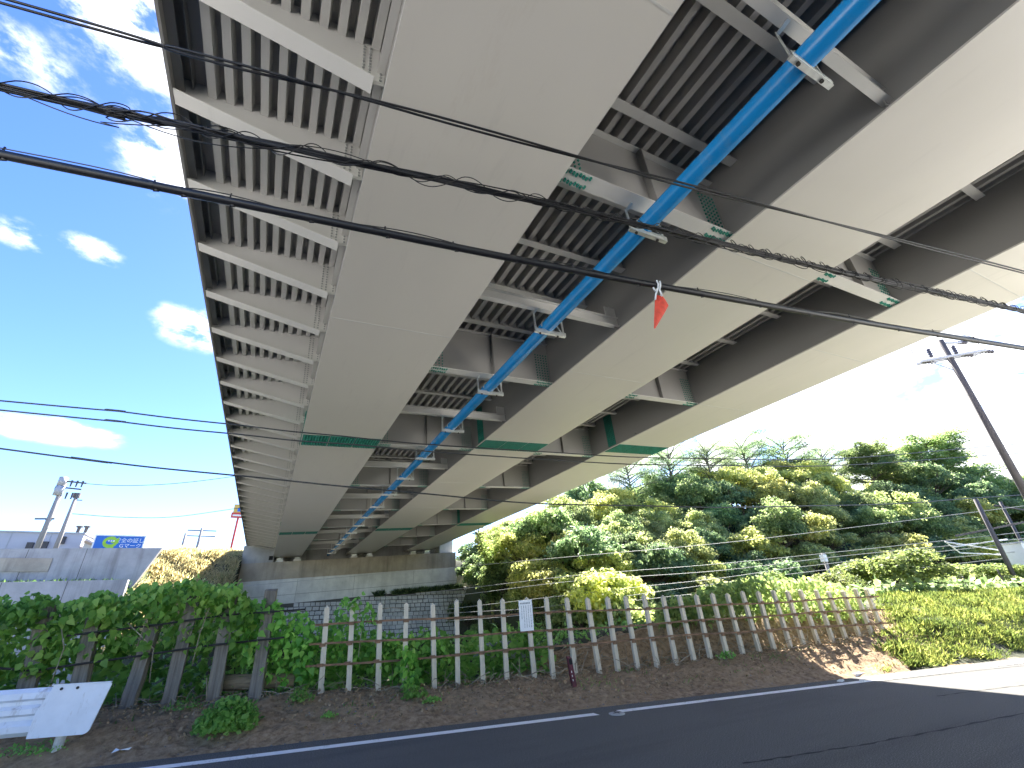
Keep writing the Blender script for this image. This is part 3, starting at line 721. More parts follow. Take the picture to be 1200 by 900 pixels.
# ------------------------------------------------------------------ overhead cables near the camera
def catmull(P, n=12):
    P = [np.array(p, float) for p in P]; Q = [2 * P[0] - P[1]] + P + [2 * P[-1] - P[-2]]; out = []
    for i in range(1, len(Q) - 2):
        a, b, c, d = Q[i - 1:i + 3]
        for k in range(n):
            t = k / n; out.append(.5 * (2 * b + (c - a) * t + (2 * a - 5 * b + 4 * c - d) * t * t + (3 * b - a - 3 * c + d) * t ** 3))
    out.append(P[-1]); return out
def cable_path(pix, v, n=14, ext=9.):
    P = [at_v(px, py, v) for px, py in pix]
    P = [P[0] + _n(P[0] - P[1]) * ext] + P + [P[-1] + _n(P[-1] - P[-2]) * ext]
    return catmull(P, n)
PC = [(0, 181), (250, 232), (500, 283), (700, 322), (900, 358), (1050, 384), (1200, 408)]
PB = [(0, 101), (130, 130), (250, 155), (500, 208), (750, 263), (1000, 322), (1200, 364)]
PA = [(0, 0), (220, 62), (440, 119), (700, 190), (900, 242), (1200, 319)]
def cables():
    path = cable_path(PC, 3.7); m = MB(); m.tube(path, .041, 10)
    c = tag(m.build('telephone_cable', 'cable_black', None, True), 'thick black cable, lowest of the three bundles crossing under the girders', 'cable')
    msg = [p + np.array([0, 0, .055 + .03 * math.sin(i * .5)]) for i, p in enumerate(path)]
    m = MB(); m.tube(msg, .006, 5); m.build('messenger_wire', 'cable_black', c)
    for i in range(9, len(path) - 5, 5):
        p = path[i]; d = _n(path[i + 1] - path[i]); m = MB()
        m.tube([p + d * s - d * .015 for s in (0, .03)], .042, 8); m.bar(p + (0, 0, .03), msg[i] + (0, 0, .02), .012, .012); m.tube([p + d * .02 + (0, 0, -.03), p + d * .06 + (0, 0, -.055), p + d * .02 + (0, 0, -.06)], .008, 5)
        m.build('cable_clip', 'cable_black', c)
    path = cable_path(PB, 3.5, 20); m = MB(); m.tube(path, .022, 8)
    b = tag(m.build('cable_bundle', 'cable_black', None, True), 'messy bundle of black cables wound with loose looping wire, middle of three', 'cable')
    for k, (r, ph, off) in enumerate([(.013, 0, .028), (.011, 2.1, .032), (.013, 4.2, .027), (.008, 1.0, .052)]):
        q = [p + np.array([0, off * math.cos(i * .16 + ph), off * math.sin(i * .16 + ph)]) for i, p in enumerate(path)]
        m = MB(); m.tube(q, r, 6); m.build('strand', 'cable_black', b, True)
    # loose lashing wire: irregular hanging loops
    rr = random.Random(11); S = np.cumsum([0] + [np.linalg.norm(q - p) for p, q in zip(path[:-1], path[1:])]); PP = np.array(path)
    def pos(s): return np.array([np.interp(s, S, PP[:, i]) for i in range(3)])
    for q0 in range(3):
        s = 7.0 + q0 * .37; pts = []
        while s < S[-1] - 5:
            right = s > 17; pitch = rr.uniform(.55, .95) * (.42 if right else 1); amp = rr.uniform(.05, .13) * (.8 if right else 1) * (1, .6, .35)[q0]
            for k in range(12):
                a = 2 * math.pi * k / 12; pts.append(pos(s + pitch * k / 12 + (.10 * math.sin(a) if right else 0)) + np.array([0, .04 * math.cos(a), -amp * math.sin(a) + (.02 if math.sin(a) < 0 else 0)]))
            s += pitch
        m = MB(); m.tube(catmull(pts, 2), .0056, 5); m.build('lashing_wire', 'cable_black', b, True)
    for s0 in (9.1, 10.2, 11.3):
        L = rr.uniform(1.0, 1.5); A = rr.uniform(.12, .2); m = MB()
        m.tube([pos(s0 + L * t) + np.array([0, .03, -A * math.sin(math.pi * t) * (1 if s0 < 11 else -.8)]) for t in np.linspace(0, 1, 16)], .0055, 5); m.build('slack_loop', 'cable_black', b, True)
    path = cable_path(PA, 2.95, 20)
    for k in range(2):
        q = [p + np.array([0, .018 * math.cos(i * .13 + k * 3.14), .018 * math.sin(i * .13 + k * 3.14)]) for i, p in enumerate(path)]
        m = MB(); m.tube(q, .0125, 6)
        if k == 0: a = tag(m.build('twin_cable', 'cable_black', None, True), 'thin twisted black twin cable, highest of the three crossing under the girders', 'cable')
        else: m.build('second_strand', 'cable_black', a, True)
    for pix, r, lab in (([(0, 469), (130, 481), (265, 497), (360, 507), (460, 517), (640, 530), (800, 537), (985, 537), (1200, 520)], .019, 'upper of two thin wires close together crossing in front of the far girders'),
                        ([(0, 480), (130, 493), (265, 508), (360, 517), (460, 525), (640, 539), (800, 545), (985, 545), (1200, 531)], .019, 'lower of two thin wires close together crossing in front of the far girders'),
                        ([(0, 525), (90, 537), (270, 557), (440, 573), (600, 588), (750, 593), (900, 594), (1050, 590), (1200, 580)], .021, 'single wavy dark wire crossing below the pair of thin wires')):
        p = cable_path(pix, 13., 10, 25); p = [q + np.array([0, 0, .012 * math.sin(i * .45)]) for i, q in enumerate(p)]
        m = MB(); m.tube(p, r, 6); tag(m.build('overhead_wire', 'wire_dark', None, True), lab, 'wire')
cables()
def flag():
    dv = 3.7 - .02
    P = lambda px, py, o=0.: at_v(px, py, dv + o)
    e = empty('warning_flag', P(770, 336), (0, 0, 0), 'small red cloth pennant hanging from the thick cable by a white clip', 'flag'); o0 = -Vector(e.location)
    rows = [((768.2, 345), (777, 347.5)), ((768, 350), (780.5, 352.5)), ((767.6, 357), (783.5, 358)), ((767.2, 365), (779.5, 365.5)), ((766.8, 375), (773.6, 375.5)), ((766.8, 384.5), (768, 385))]
    m = MB(); V = []; n = 7
    for i, (a, b) in enumerate(rows):
        for k in range(n):
            t = k / (n - 1); V.append(P(a[0] + (b[0] - a[0]) * t, a[1] + (b[1] - a[1]) * t, .03 * math.sin(t * 5 + i * .6) * (1 - i / 7)))
    idx = [(i * n + k, i * n + k + 1, (i + 1) * n + k + 1, (i + 1) * n + k) for i in range(len(rows) - 1) for k in range(n - 1)]
    V2 = [v + np.array([0, .006, 0]) for v in V]; N0 = len(V)
    m.add(V + V2, idx + [tuple(j + N0 for j in f[::-1]) for f in idx]); o = m.build('cloth', 'flag_red', e, True, fix=False); o.location = o0
    m = MB()
    for pts in ([(769.5, 328.5), (771.5, 333), (771, 338), (768.5, 345), (768, 351)], [(773.5, 329.5), (774, 334), (773, 340), (776, 347)], [(765.6, 337), (767.5, 341), (770.5, 338)]):
        m.tube([P(a, b, -.035) for a, b in pts], .011, 7)
    o = m.build('clip', 'white_plastic', e, True); o.location = o0
flag()

# ------------------------------------------------------------------ poles, railway masts and wires on the right
def power_pole():
    t = at_d(1102, 399, 17.0); zg = float(gz(t[0], t[1]))
    e = empty('utility_pole', (t[0], t[1], zg), (0, 0, 0), 'tall grey concrete utility pole with crossarm at the right edge', 'utility pole')
    h = t[2] - zg; m = MB(); m.tube([(0, 0, -.2), (0, 0, h)], [.13, .09], 14); m.build('shaft', 'pole_dark', e, True)
    fw = _n(np.array([F_[0], F_[1], 0])); rt = np.array([fw[1], -fw[0], 0])
    ax = _n(rt * .93 - fw * .35)
    for dz, off in ((-.75, -.10), (-.75, .10)):
        m = MB(); c = np.array([0, 0, h + dz]) + fw * off; m.bar(c - ax * .95 + (0, 0, 0), c + ax * 1.0, .08, .08); m.build('crossarm', 'transformer', e)
    m = MB(); m.bar(np.array([0, 0, h - 1.35]), np.array([0, 0, h - .8]) - ax * .6, .03, .03); m.bar(np.array([0, 0, h - .12]), np.array([0, 0, h - .12]) + ax * .8 + fw * .3, .06, .06); m.build('brace', 'transformer', e)
    def ins(p, d):
        m = MB(); p = np.array(p, float); d = _n(np.array(d, float)); pts = []; rs = []
        for k in range(9): pts.append(p + d * .045 * k); rs.append(.075 if k % 2 else .04)
        m.tube(pts, rs, 8); m.build('insulator', 'insulator', e, True); return p + d * .4
    ends = [ins(np.array([0, 0, h - .72]) + ax * s, fw * -.2 + rt * .9 + np.array([0, 0, -.25])) for s in (-.85, .35, .95)] + [ins(np.array([0, 0, h - .1]) + ax * .7 + fw * .3, rt)]
    ins(np.array([0, 0, h - .62]) - ax * .5, (0, 0, 1)); ins(np.array([.0, 0, h - .3]) + ax * .25, (0, 0, -1))
    for k in range(6):
        m = MB(); a = k * 2.6; m.bar((0, 0, h - 1.9 - k * .42), (.42 * math.cos(a) * .6, .42 * math.sin(a) * .6, h - 1.9 - k * .42), .02, .02); m.build('step_bolt', 'galv', e)
    for A in ([(1078, 402), (1068, 410), (1078, 422), (1086, 426)], [(1097, 402), (1088, 410), (1097, 417)]):
        m = MB(); m.tube(catmull([at_d(px, py, 17.0) - np.array([t[0], t[1], zg]) for px, py in A], 6), .012, 5); m.build('jumper_wire', 'wire_dark', e, True)
    # service lines leaving the pole towards the right and the hill
    for i, p in enumerate(ends):
        a = p + np.array([t[0], t[1], zg]); b = a + rt * 22 + fw * 3 + np.array([0, 0, -.6 + .5 * i]); m = MB()
        m.tube([a + (b - a) * s + np.array([0, 0, -2.2 * s * (1 - s)]) for s in np.linspace(0, 1, 14)], .011, 5)
        tag(m.build('service_wire', 'wire_dark', None, True), ['lowest thin wire leaving the right utility pole from the near crossarm end', 'thin wire leaving the right utility pole from beside its shaft', 'thin wire leaving the right utility pole from the far crossarm end', 'topmost thin wire leaving the right utility pole above the crossarm'][i], 'wire')
power_pole()
def railway():
    def mast(name, px, py, dep, r, mat, label, cat='pole'):
        t = at_d(px, py, dep); zg = float(gz(t[0], t[1])); e = empty(name, (t[0], t[1], zg), (0, 0, 0), label, cat)
        m = MB(); m.tube([(0, 0, -.3), (0, 0, t[2] - zg)], r, 10); m.build('shaft', mat, e, True); return e, t, zg
    e, t, zg = mast('railway_mast', 1143, 585, 24, .10, 'pole_dark', 'dark railway catenary mast with white arms at the right edge')
    o = np.array([t[0], t[1], zg])
    for a, b in (((1172, 645), (1108, 635)), ((1172, 650), (1125, 648)), ((1125, 648), (1108, 635)), ((1180, 632), (1118, 641))):
        m = MB(); m.tube([at_d(*a, 24) - o, at_d(*b, 23.5) - o], .035, 6); m.build('cantilever_arm', 'white_plastic', e, True)
    m = MB(); m.bar(at_d(1120, 628, 24) - o, at_d(1200, 612, 24) - o, .09, .09); m.build('crossarm', 'pole_dark', e)
    e, t, zg = mast('railway_mast', 1172, 588, 31, .09, 'pole_dark', 'second darker railway mast standing behind the nearer mast')
    o = np.array([t[0], t[1], zg]); m = MB(); m.bar(at_d(1165, 592, 31) - o, at_d(1215, 600, 31) - o, .1, .1); m.build('crossarm', 'pole_dark', e)
    c = at_d(1197, 648, 23.5); zg = float(gz(c[0], c[1])); b = empty('equipment_cabinet', (c[0], c[1], zg), (0, 0, FANG), 'white metal equipment box on a stand beside the railway mast', 'cabinet')
    m = MB(); m.box((-.5, -.4, c[2] - zg - .7), (.6, .4, c[2] - zg + .45)); m.build('box', 'white_plastic', b)
    m = MB(); m.box((-.55, -.45, c[2] - zg + .452), (.65, .45, c[2] - zg + .53)); m.build('lid', 'transformer', b)
    m = MB(); m.box((-.25, -.41, c[2] - zg - .6), (.35, -.402, c[2] - zg + .3)); m.build('door_panel', 'rail_white', b)
    for x in (-.4, .5): m = MB(); m.box((x - .06, -.06, -.1), (x + .06, .06, c[2] - zg - .702)); m.build('leg', 'pole_dark', b)
    e, t, zg = mast('signal_post', 964, 648, 27, .1, 'pole_conc', 'slim pale post with small fittings among the railway wires')
    m = MB(); zt = t[2] - zg; m.box((-.25, -.15, zt - .5), (.05, .12, zt - .1)); m.build('fitting', 'white_plastic', e); m = MB(); m.bar((-.5, 0, zt - .6), (.5, 0, zt - .6), .06, .06); m.build('arm', 'pole_dark', e)
    W = [([(640, 655), (840, 637), (1000, 618), (1143, 600)], 'highest pale railway wire crossing low on the hillside trees'),
         ([(540, 690), (680, 674), (840, 661), (1000, 645), (1158, 628)], 'second highest pale railway wire crossing low on the hillside trees'),
         ([(540, 697), (673, 681), (840, 669), (984, 652), (1160, 635)], 'third highest pale railway wire in front of the hillside trees'),
         ([(540, 712), (730, 690), (840, 678), (942, 664), (1160, 640)], 'fourth highest pale railway wire just above the fence tops'),
         ([(500, 720), (620, 713), (730, 699), (840, 684), (1000, 664), (1165, 649)], 'fifth highest pale railway wire just above the fence tops'),
         ([(480, 731), (600, 722), (680, 711), (760, 702), (900, 686)], 'lowest pale railway wire seen between the fence posts')]
    for pts, lab in W:
        P = [at_d(px, py, np.interp(px, [480, 1160], [30, 23.6])) for px, py in pts]
        P = [P[0] + _n(P[0] - P[1]) * 30] + P + [P[-1] + _n(P[-1] - P[-2]) * 14]
        m = MB(); m.tube(catmull(P, 10), .015, 5); tag(m.build('railway_wire', 'wire_grey', None, True), lab, 'wire')
    # ballast and rails down in the cutting; bed widened and paled to bounce light
    m = MB(); m.add([(-120, 17.5 + 18.8, -2.9), (-120, 25 + 18.8, -2.9), (120, 25 - 18.8, -2.9), (120, 17.5 - 18.8, -2.9)], [(0, 3, 2, 1)])
    bal = tag(m.build('railway_bed', 'ballast', None), kind='structure')
    for v in (21.5, 22.6): m = MB(); m.bar((-120, v + 18.84, -2.82), (120, v - 18.84, -2.82), .07, .15); m.build('rail', 'rust', bal)
railway()
def slab_block():
    p = at_v(597, 756, 11.9); m = MB(); m.prism([(-.85, 0), (.62, 0), (.62, .30), (.2, .36), (-.6, .31), (-.85, .22)], 1, -.3, .3)
    o = m.build('concrete_block', 'concrete_slab', None); o.location = (p[0], p[1], p[2] - .25); o.rotation_euler = (0, 0, FANG); tag(o, 'flat grey concrete block lying behind the fence near the notice board', 'concrete block')
slab_block()
def right_stakes():
    spec = [((1128, 676), (1146, 712), 'thin dark stake nearest the bush, holding the yellow rope'), ((1169, 668), (1190, 706), 'thin dark stake at the right edge of the grass bank'), ]
    tops = []
    for (t, b, lab) in spec:
        P = at_d(*t, 21); Q = at_d(*b, 21); zg = float(gz(Q[0], Q[1])); m = MB(); m.tube([(0, 0, zg - .2 - Q[2]), (P[0] - Q[0], P[1] - Q[1], P[2] - Q[2])], .035, 7)
        o = m.build('grass_stake', 'pole_dark', None, True); o.location = Q; tag(o, lab, 'stake'); tops.append(P)
    m = MB(); A = at_d(1058, 697, 20); B = at_d(1118, 684, 20.6); m.tube(catmull([A, (A + B) / 2 + (0, 0, -.06), B, tops[0] + (0, 0, -.1)], 8), .03, 6); tag(m.build('yellow_rope', 'rope', None, True), 'sagging yellow rope along the top of the grass bank', 'rope')
    p = at_d(1176, 704, 20.5); m = MB(); m.box((-.22, -.1, -.6), (.22, .1, .25)); o = m.build('rusty_plate', 'rust', None); o.location = p; o.rotation_euler = (.1, -.2, FANG); tag(o, 'small rusty brown plate stuck in the grass bank between the stakes', 'plate')
right_stakes()

# ------------------------------------------------------------------ far left: building, billboard, poles
def far_left():
    zb = ZU - .4
    a = at_y(-60, 629, 64); b = at_y(99, 626, 64)
    e = empty('warehouse', (b[0] - 15, 64, zb), (0, 0, 0), 'long low lavender grey warehouse behind the retaining wall', 'building'); o0 = -Vector(e.location)
    m = MB(); m.box((b[0] - 45, 64, zb), (b[0], 80, b[2])); w = m.build('wall', 'building_lavender', e); w.location = o0
    m = MB(); m.box((b[0] - 45.1, 63.9, b[2] + .001), (b[0] + .1, 80, b[2] + .15)); r = m.build('roof', 'transformer', e); r.location = o0
    for k in range(14):
        m = MB(); x = b[0] - 2.6 - k * 3; m.box((x, 63.96, zb), (x + .06, 63.999, b[2])); o = m.build('panel_joint', 'transformer', e); o.location = o0
    for px in (90, 99): p = at_y(px, 626, 66); m = MB(); m.tube([(p[0], 66, p[2]), (p[0], 66, p[2] + .7)], .16, 8); m.tube([(p[0], 66, p[2] + .7), (p[0], 66, p[2] + .85)], .3, 8); o = m.build('vent', 'pole_dark', e); o.location = o0
    for px, py in ((35, 640), (73, 633), (52, 639)):
        p = at_y(px, py, 63.9); m = MB(); m.box((p[0] - .25, 63.7, p[2] - .35), (p[0] + .25, 63.99, p[2] + .35)); o = m.build('lamp', 'pole_dark', e); o.location = o0
    c = at_y(100, 630, 63); d = at_y(109, 648, 63); st = empty('stair_annex', (c[0], 63, zb), (0, 0, 0), 'cream stepped stair annex between warehouse and billboard', 'building'); o1 = -Vector(st.location)
    m = MB(); m.hexa([(c[0] + .02, 63.2, zb), (d[0] + 1.2, 63.2, zb), (d[0] + 1.2, 68, zb), (c[0] + .02, 68, zb), (c[0] + .02, 63.2, c[2]), (d[0] + 1.2, 63.2, c[2] - 1.2), (d[0] + 1.2, 68, c[2] - 1.2), (c[0] + .02, 68, c[2])]); o = m.build('wall', 'building_cream', st); o.location = o1
    for k in range(3):
        m = MB(); z = c[2] - .35 - k * .9; m.bar((c[0] + .0, 63.1, z), (d[0] + 1.25, 63.1, z - 1.0), .12, .22); o = m.build('stair_rail', 'tan_trim' if k != 1 else 'bill_white', st); o.location = o1
    # billboard
    p = at_y(108, 642.5, 60); q = at_y(170, 629, 60); W = q[0] - p[0]; Hh = q[2] - p[2]
    e = empty('billboard', (p[0], 60, p[2]), (0, 0, 0), 'blue billboard with green round letter mark and white writing on the wall top', 'billboard')
    m = MB(); m.box((0, 0, 0), (W, .15, Hh)); m.build('panel', 'bill_blue', e)
    m = MB(); t_ = .12
    m.box((-t_, -.02, -t_), (W + t_, .1, -.001)); m.box((-t_, -.02, Hh + .001), (W + t_, .1, Hh + t_)); m.box((-t_, -.02, 0), (-.001, .1, Hh)); m.box((W + .001, -.02, 0), (W + t_, .1, Hh)); m.build('frame', 'bill_white', e)
    for x in (W * .15, W * .85): m = MB(); m.box((x - .1, .16, zb - p[2]), (x + .1, .4, Hh * .8)); m.build('leg', 'pole_dark', e)
    cx, cz, R = Hh * 1.02, Hh * .5, Hh * .46
    outer = []
    for k in range(40): 
        a = 2 * math.pi * k / 40; outer.append((cx + R * 1.08 * math.cos(a), cz + R * math.sin(a)))
    m = MB(); m.prism(outer, 1, -.012, -.002); m.prism([(cx + R * .2, cz - R * .2), (cx + R * 1.15, cz + R * .95), (cx + R * 1.2, cz - R * .2)], 1, -.0125, -.003); m.prism([(cx - R * .1, cz - R * .9), (cx + R * .75, cz - R * 1.02), (cx + R * .6, cz - R * .5)], 1, -.0125, -.003); m.build('round_mark', 'bill_green', e)
    m = MB(); inner = [(cx + R * .62 * math.cos(a), cz + R * .02 + R * .42 * math.sin(a)) for a in np.linspace(0, 2 * math.pi, 24, endpoint=False)]; m.prism(inner, 1, -.016, -.0122); m.build('mark_opening', 'bill_blue', e)
    m = MB(); m.prism([(cx + R * .10, cz - R * .12), (cx + R * .95, cz - R * .12), (cx + R * .95, cz + R * .14), (cx + R * .10, cz + R * .14)], 1, -.019, -.0165); m.build('mark_bar', 'bill_green', e)
    m = MB()
    for k in range(3): m.box((cx - R * .35 + k * R * .36, -.0195, cz + R * .12), (cx - R * .12 + k * R * .36, -.0165, cz + R * .34))
    m.build('mark_white_print', 'bill_white', e)  # white printed pieces inside the green mark
    for body, x, z, s in (('安全の証し。', W * .40, Hh * .52, Hh * .40), ('Gマーク', W * .52, Hh * .10, Hh * .40)):
        cu = bpy.data.curves.new('lettering', 'FONT'); cu.body = body; cu.size = s; cu.extrude = .004
        to = bpy.data.objects.new('lettering', cu); col.objects.link(to)
        dg = bpy.context.evaluated_depsgraph_get(); me = bpy.data.meshes.new_from_object(to.evaluated_get(dg)); bpy.data.objects.remove(to)
        me.materials.clear(); o = mobj('lettering', me, 'bill_white', e); o.rotation_euler = (math.pi / 2, 0, 0); o.location = (x, -.008, z)
    # poles
    def pole(name, px, py, y, r, label, mat='pole_conc'):
        t = at_y(px, py, y); e = empty(name, (t[0], y, zb), (0, 0, 0), label, 'utility pole'); m = MB(); m.tube([(0, 0, -.2), (0, 0, t[2] - zb)], [r * 1.3, r], 10); m.build('shaft', mat, e, True); return e, t[2] - zb, t
    e, h, t = pole('utility_pole', 78, 560, 56, .18, 'grey utility pole with two transformers above the warehouse', 'pole_conc')
    for (px, py, s) in ((73, 564, .38), (69, 575, .42)):
        p = at_y(px, py, 55.9) - np.array([t[0], 56, zb]); m = MB(); m.tube([p + (0, 0, -s), p + (0, 0, s)], s * .8, 12); m.build('transformer_can', 'transformer', e, True); m = MB(); m.bar(p, (0, 0, p[2]), .08, .08); m.build('can_bracket', 'pole_dark', e)
    for dz, L in ((-.3, 1.6), (-.9, 1.4)): m = MB(); m.bar((-.2, 0, h + dz), (L, 0, h + dz - .1), .12, .12); m.build('crossarm', 'pole_dark', e)
    for x in (.5, .9, 1.3): 
        for z0 in (h - .45, h - 1.6): m = MB(); m.tube([(x, 0, z0 - .35), (x, 0, z0 + .25)], [.06, .09], 7); m.build('insulator', 'insulator', e)
    p = at_y(41, 608, 56) - np.array([t[0], 56, zb]); q = at_y(64, 608, 56) - np.array([t[0], 56, zb]); m = MB(); m.bar(p, q, .16, .12); m.bar(at_y(54, 609, 56) - np.array([t[0], 56, zb]), (0, 0, p[2] - 1.0), .07, .07); m.build('side_arm', 'pole_dark', e)
    m = MB(); m.tube(catmull([at_y(a, b, 55.8) - np.array([t[0], 56, zb]) for a, b in ((70, 566), (65, 571), (64, 578), (69, 580))], 5), .05, 5); m.build('jumper_wire', 'wire_dark', e)
    e2, h2, t2 = pole('utility_pole', 90, 581, 58, .16, 'shorter bare utility pole standing beside the transformer pole', 'pole_conc')
    m = MB(); m.box((-.25, -.2, h2 - .2), (.25, .2, h2 + .25)); m.bar((0, 0, h2 - .4), (.55, 0, h2 - .4), .08, .08); m.build('pole_cap', 'pole_dark', e2)
    for pts, lab in (([(90, 566), (140, 569), (200, 567), (262, 560), (300, 553)], 'faint far wire running right from the transformer pole'), ([(84, 602), (140, 606), (200, 606), (262, 598), (300, 592)], 'faint far wire running right from the shorter bare pole')):
        m = MB(); m.tube(catmull([at_y(a, b, 57) for a, b in pts], 8), .03, 5); tag(m.build('far_wire', 'wire_dark', None, True), lab, 'wire')
    e, h, t = pole('utility_pole', 237, 619, 95, .2, 'tiny distant pole with crossarms beyond the dry grass slope', 'pole_conc')
    for dz in (-.4, -1.3): m = MB(); m.bar((-2.0, 0, h + dz), (2.2, 0, h + dz), .16, .16); m.build('crossarm', 'pole_dark', e)
    pole('utility_pole', 218, 625, 90, .18, 'tiny distant bare pole left of the distant crossarm pole', 'pole_conc')
    t = at_y(279, 607, 105); e = empty('roadside_sign', (t[0], 105, zb), (0, 0, 0), 'tall distant sign post with red and yellow panels beside the deck edge', 'sign'); zt = t[2] - zb
    m = MB(); m.tube([(0, 0, -.2), (0, 0, zt)], .2, 8); m.build('post', 'sign_red', e)
    m = MB(); m.box((-1.3, -.2, zt), (1.1, .2, zt + 1.0)); m.build('lower_panel', 'sign_red', e); m = MB(); m.box((-1.1, -.2, zt + 1.01), (1.1, .2, zt + 2.6)); m.build('upper_panel', 'sign_yellow', e)
    m = MB(); m.box((-.4, -.23, zt + 1.2), (.7, -.201, zt + 1.9)); m.build('panel_mark', 'bill_blue', e); m = MB(); m.box((-1.0, -.23, zt + .3), (.8, -.201, zt + .6)); m.build('panel_stripe', 'bill_white', e)
far_left()

# ------------------------------------------------------------------ vegetation
def unit(a): return a / np.maximum(np.linalg.norm(a, axis=-1, keepdims=True), 1e-9)
DIAMOND = np.array([(0, 0, 0), (-.34, .42, .05), (0, 1, -.04), (.34, .42, .05)])
BROAD = np.array([(0, 0, 0), (-.22, -.04, .04), (-.43, .26, .12), (-.20, .68, .05), (0, 1.06, -.12), (.20, .68, .05), (.43, .26, .12), (.22, -.04, .04)])
BLADE = np.array([(-.5, 0, 0), (.5, 0, 0), (.28, .6, .08), (0, 1, -.06), (-.28, .6, .08)])
def leaf_mesh(name, pos, nrm, tip, size, shape, width=None):
    """pos, nrm, tip (n,3): leaf base, face normal, direction the leaf points"""
    n = len(pos); t = unit(tip); s = unit(np.cross(t, nrm)); u = np.cross(s, t); k = len(shape)
    w = size if width is None else width
    V = pos[:, None, :] + s[:, None, :] * (shape[None, :, 0:1] * np.asarray(w).reshape(-1, 1, 1)) + t[:, None, :] * (shape[None, :, 1:2] * np.asarray(size).reshape(-1, 1, 1)) + u[:, None, :] * (shape[None, :, 2:3] * np.asarray(size).reshape(-1, 1, 1))
    return npmesh(name, V.reshape(-1, 3), np.arange(n * k).reshape(n, k), k)
def rnd(n): return unit(rng.normal(size=(n, 3)))
def clumps(centres, radii, per, flat=.75, shell=.55):
    P, N_ = [], []
    for c, r in zip(centres, radii):
        n = max(8, int(per * (r ** 1.6))); d = rnd(n); d[:, 2] = np.where(d[:, 2] < -.35, -d[:, 2], d[:, 2])
        rad = r * (shell + (1 - shell) * rng.random(n) ** .5); rad = rad * (1 + .28 * rng.normal(size=n) * .5)
        P.append(c + d * rad[:, None] * np.array([1, 1, flat])); N_.append(unit(d * .7 + np.array([0, 0, .45]) + rnd(n) * .95))
    return np.concatenate(P), np.concatenate(N_)
def make_broad(seed, h, r, per, leaf, mat, ncl=26, trunk_h=.45, flat=.7, shell=.5, bark='bark', spread=1.0, crad=(.24, .42)):
    global rng; rng = np.random.default_rng(seed)
    C, Rr = [], []
    for i in range(ncl):
        d = rnd(1)[0]; d[2] = abs(d[2]) * 1.1 - .25; d = d / np.linalg.norm(d)
        q = rng.uniform(.35, .95) ** .6
        C.append(np.array([d[0] * r * q * spread, d[1] * r * q * spread, h * (trunk_h + (1 - trunk_h) * (.42 + .5 * d[2] * q))])); Rr.append(r * rng.uniform(*crad))
    P, N_ = clumps(C, Rr, per, flat, shell); n = len(P)
    tip = unit(np.cross(N_, rnd(n)) + np.array([0, 0, -.35]))
    cm = leaf_mesh('crown', P, N_, tip, leaf * rng.uniform(.6, 1.35, n), DIAMOND); cm.materials.append(MATS[mat])
    t = MB(); b = [np.array([0, 0, -.4]), np.array([rng.normal(0, .06) * h * .3, rng.normal(0, .06) * h * .3, h * trunk_h * .6]), np.array([rng.normal(0, .05) * h * .5, rng.normal(0, .05) * h * .5, h * (trunk_h + .25)])]
    t.tube(catmull(b, 4), np.linspace(h * .026, h * .009, 9), 7)
    for c in C[::2]:
        s = rng.uniform(.45, .95); st = b[1] + (b[2] - b[1]) * s; mid = (st + c) / 2 + np.array([0, 0, -.05 * h]) * rng.uniform(-.5, 1)
        t.tube(catmull([st, mid, c], 3), np.linspace(h * .010, h * .003, 7), 5)
    tm = bpy.data.meshes.new('trunk'); tm.from_pydata(t.v, [], t.f); tm.materials.append(MATS[bark]); return cm, tm
def make_layered(seed, h, r, nl, per, leaf, mat, thin=.16, top=1.0, bark='bark', rise=(.02, .09)):
    global rng; rng = np.random.default_rng(seed); C, Rr = [], []; t = MB()
    lean = rng.normal(0, .05, 2) * h
    t.tube(catmull([(0, 0, -.4), (lean[0] * .4, lean[1] * .4, h * .45), (lean[0], lean[1], h * .97)], 5), np.linspace(h * .022, h * .005, 11), 7)
    for i in range(nl):
        f = .42 + .56 * (i + .5) / nl; L = r * (1.0 - .55 * (f - .42) / .58 * top) * rng.uniform(.55, 1.1); a = i * 2.4 + rng.normal(0, .4)
        st = np.array([lean[0] * f, lean[1] * f, h * f * .92]); en = st + np.array([math.cos(a) * L, math.sin(a) * L, h * rng.uniform(*rise)])
        t.tube(catmull([st, (st + en) / 2 + np.array([0, 0, h * .02]), en], 3), np.linspace(h * .009, h * .002, 7), 5)
        for q in (.55, .8, 1.0): C.append(st + (en - st) * q + rng.normal(0, .03, 3) * r); Rr.append(r * rng.uniform(.17, .30))
    P, N_ = clumps(C, Rr, per, thin * 2.2, .25); n = len(P); N_ = unit(N_ + np.array([0, 0, 1.0]))
    cm = leaf_mesh('crown', P, N_, unit(np.cross(N_, rnd(n))), leaf * rng.uniform(.6, 1.3, n), DIAMOND); cm.materials.append(MATS[mat])
    tm = bpy.data.meshes.new('trunk'); tm.from_pydata(t.v, [], t.f); tm.materials.append(MATS[bark]); return cm, tm
def plant_tree(name, var, x, y, scale, rot, label, cat='tree', group=None, z=None, sz=None):
    zg = float(gz(x, y)) if z is None else z
    e = empty(name, (x, y, zg - .05), (0, 0, rot), label, cat, group); e.scale = (scale, scale, sz or scale)
    mobj('trunk', var[1], None, e); mobj('crown', var[0], None, e); return e
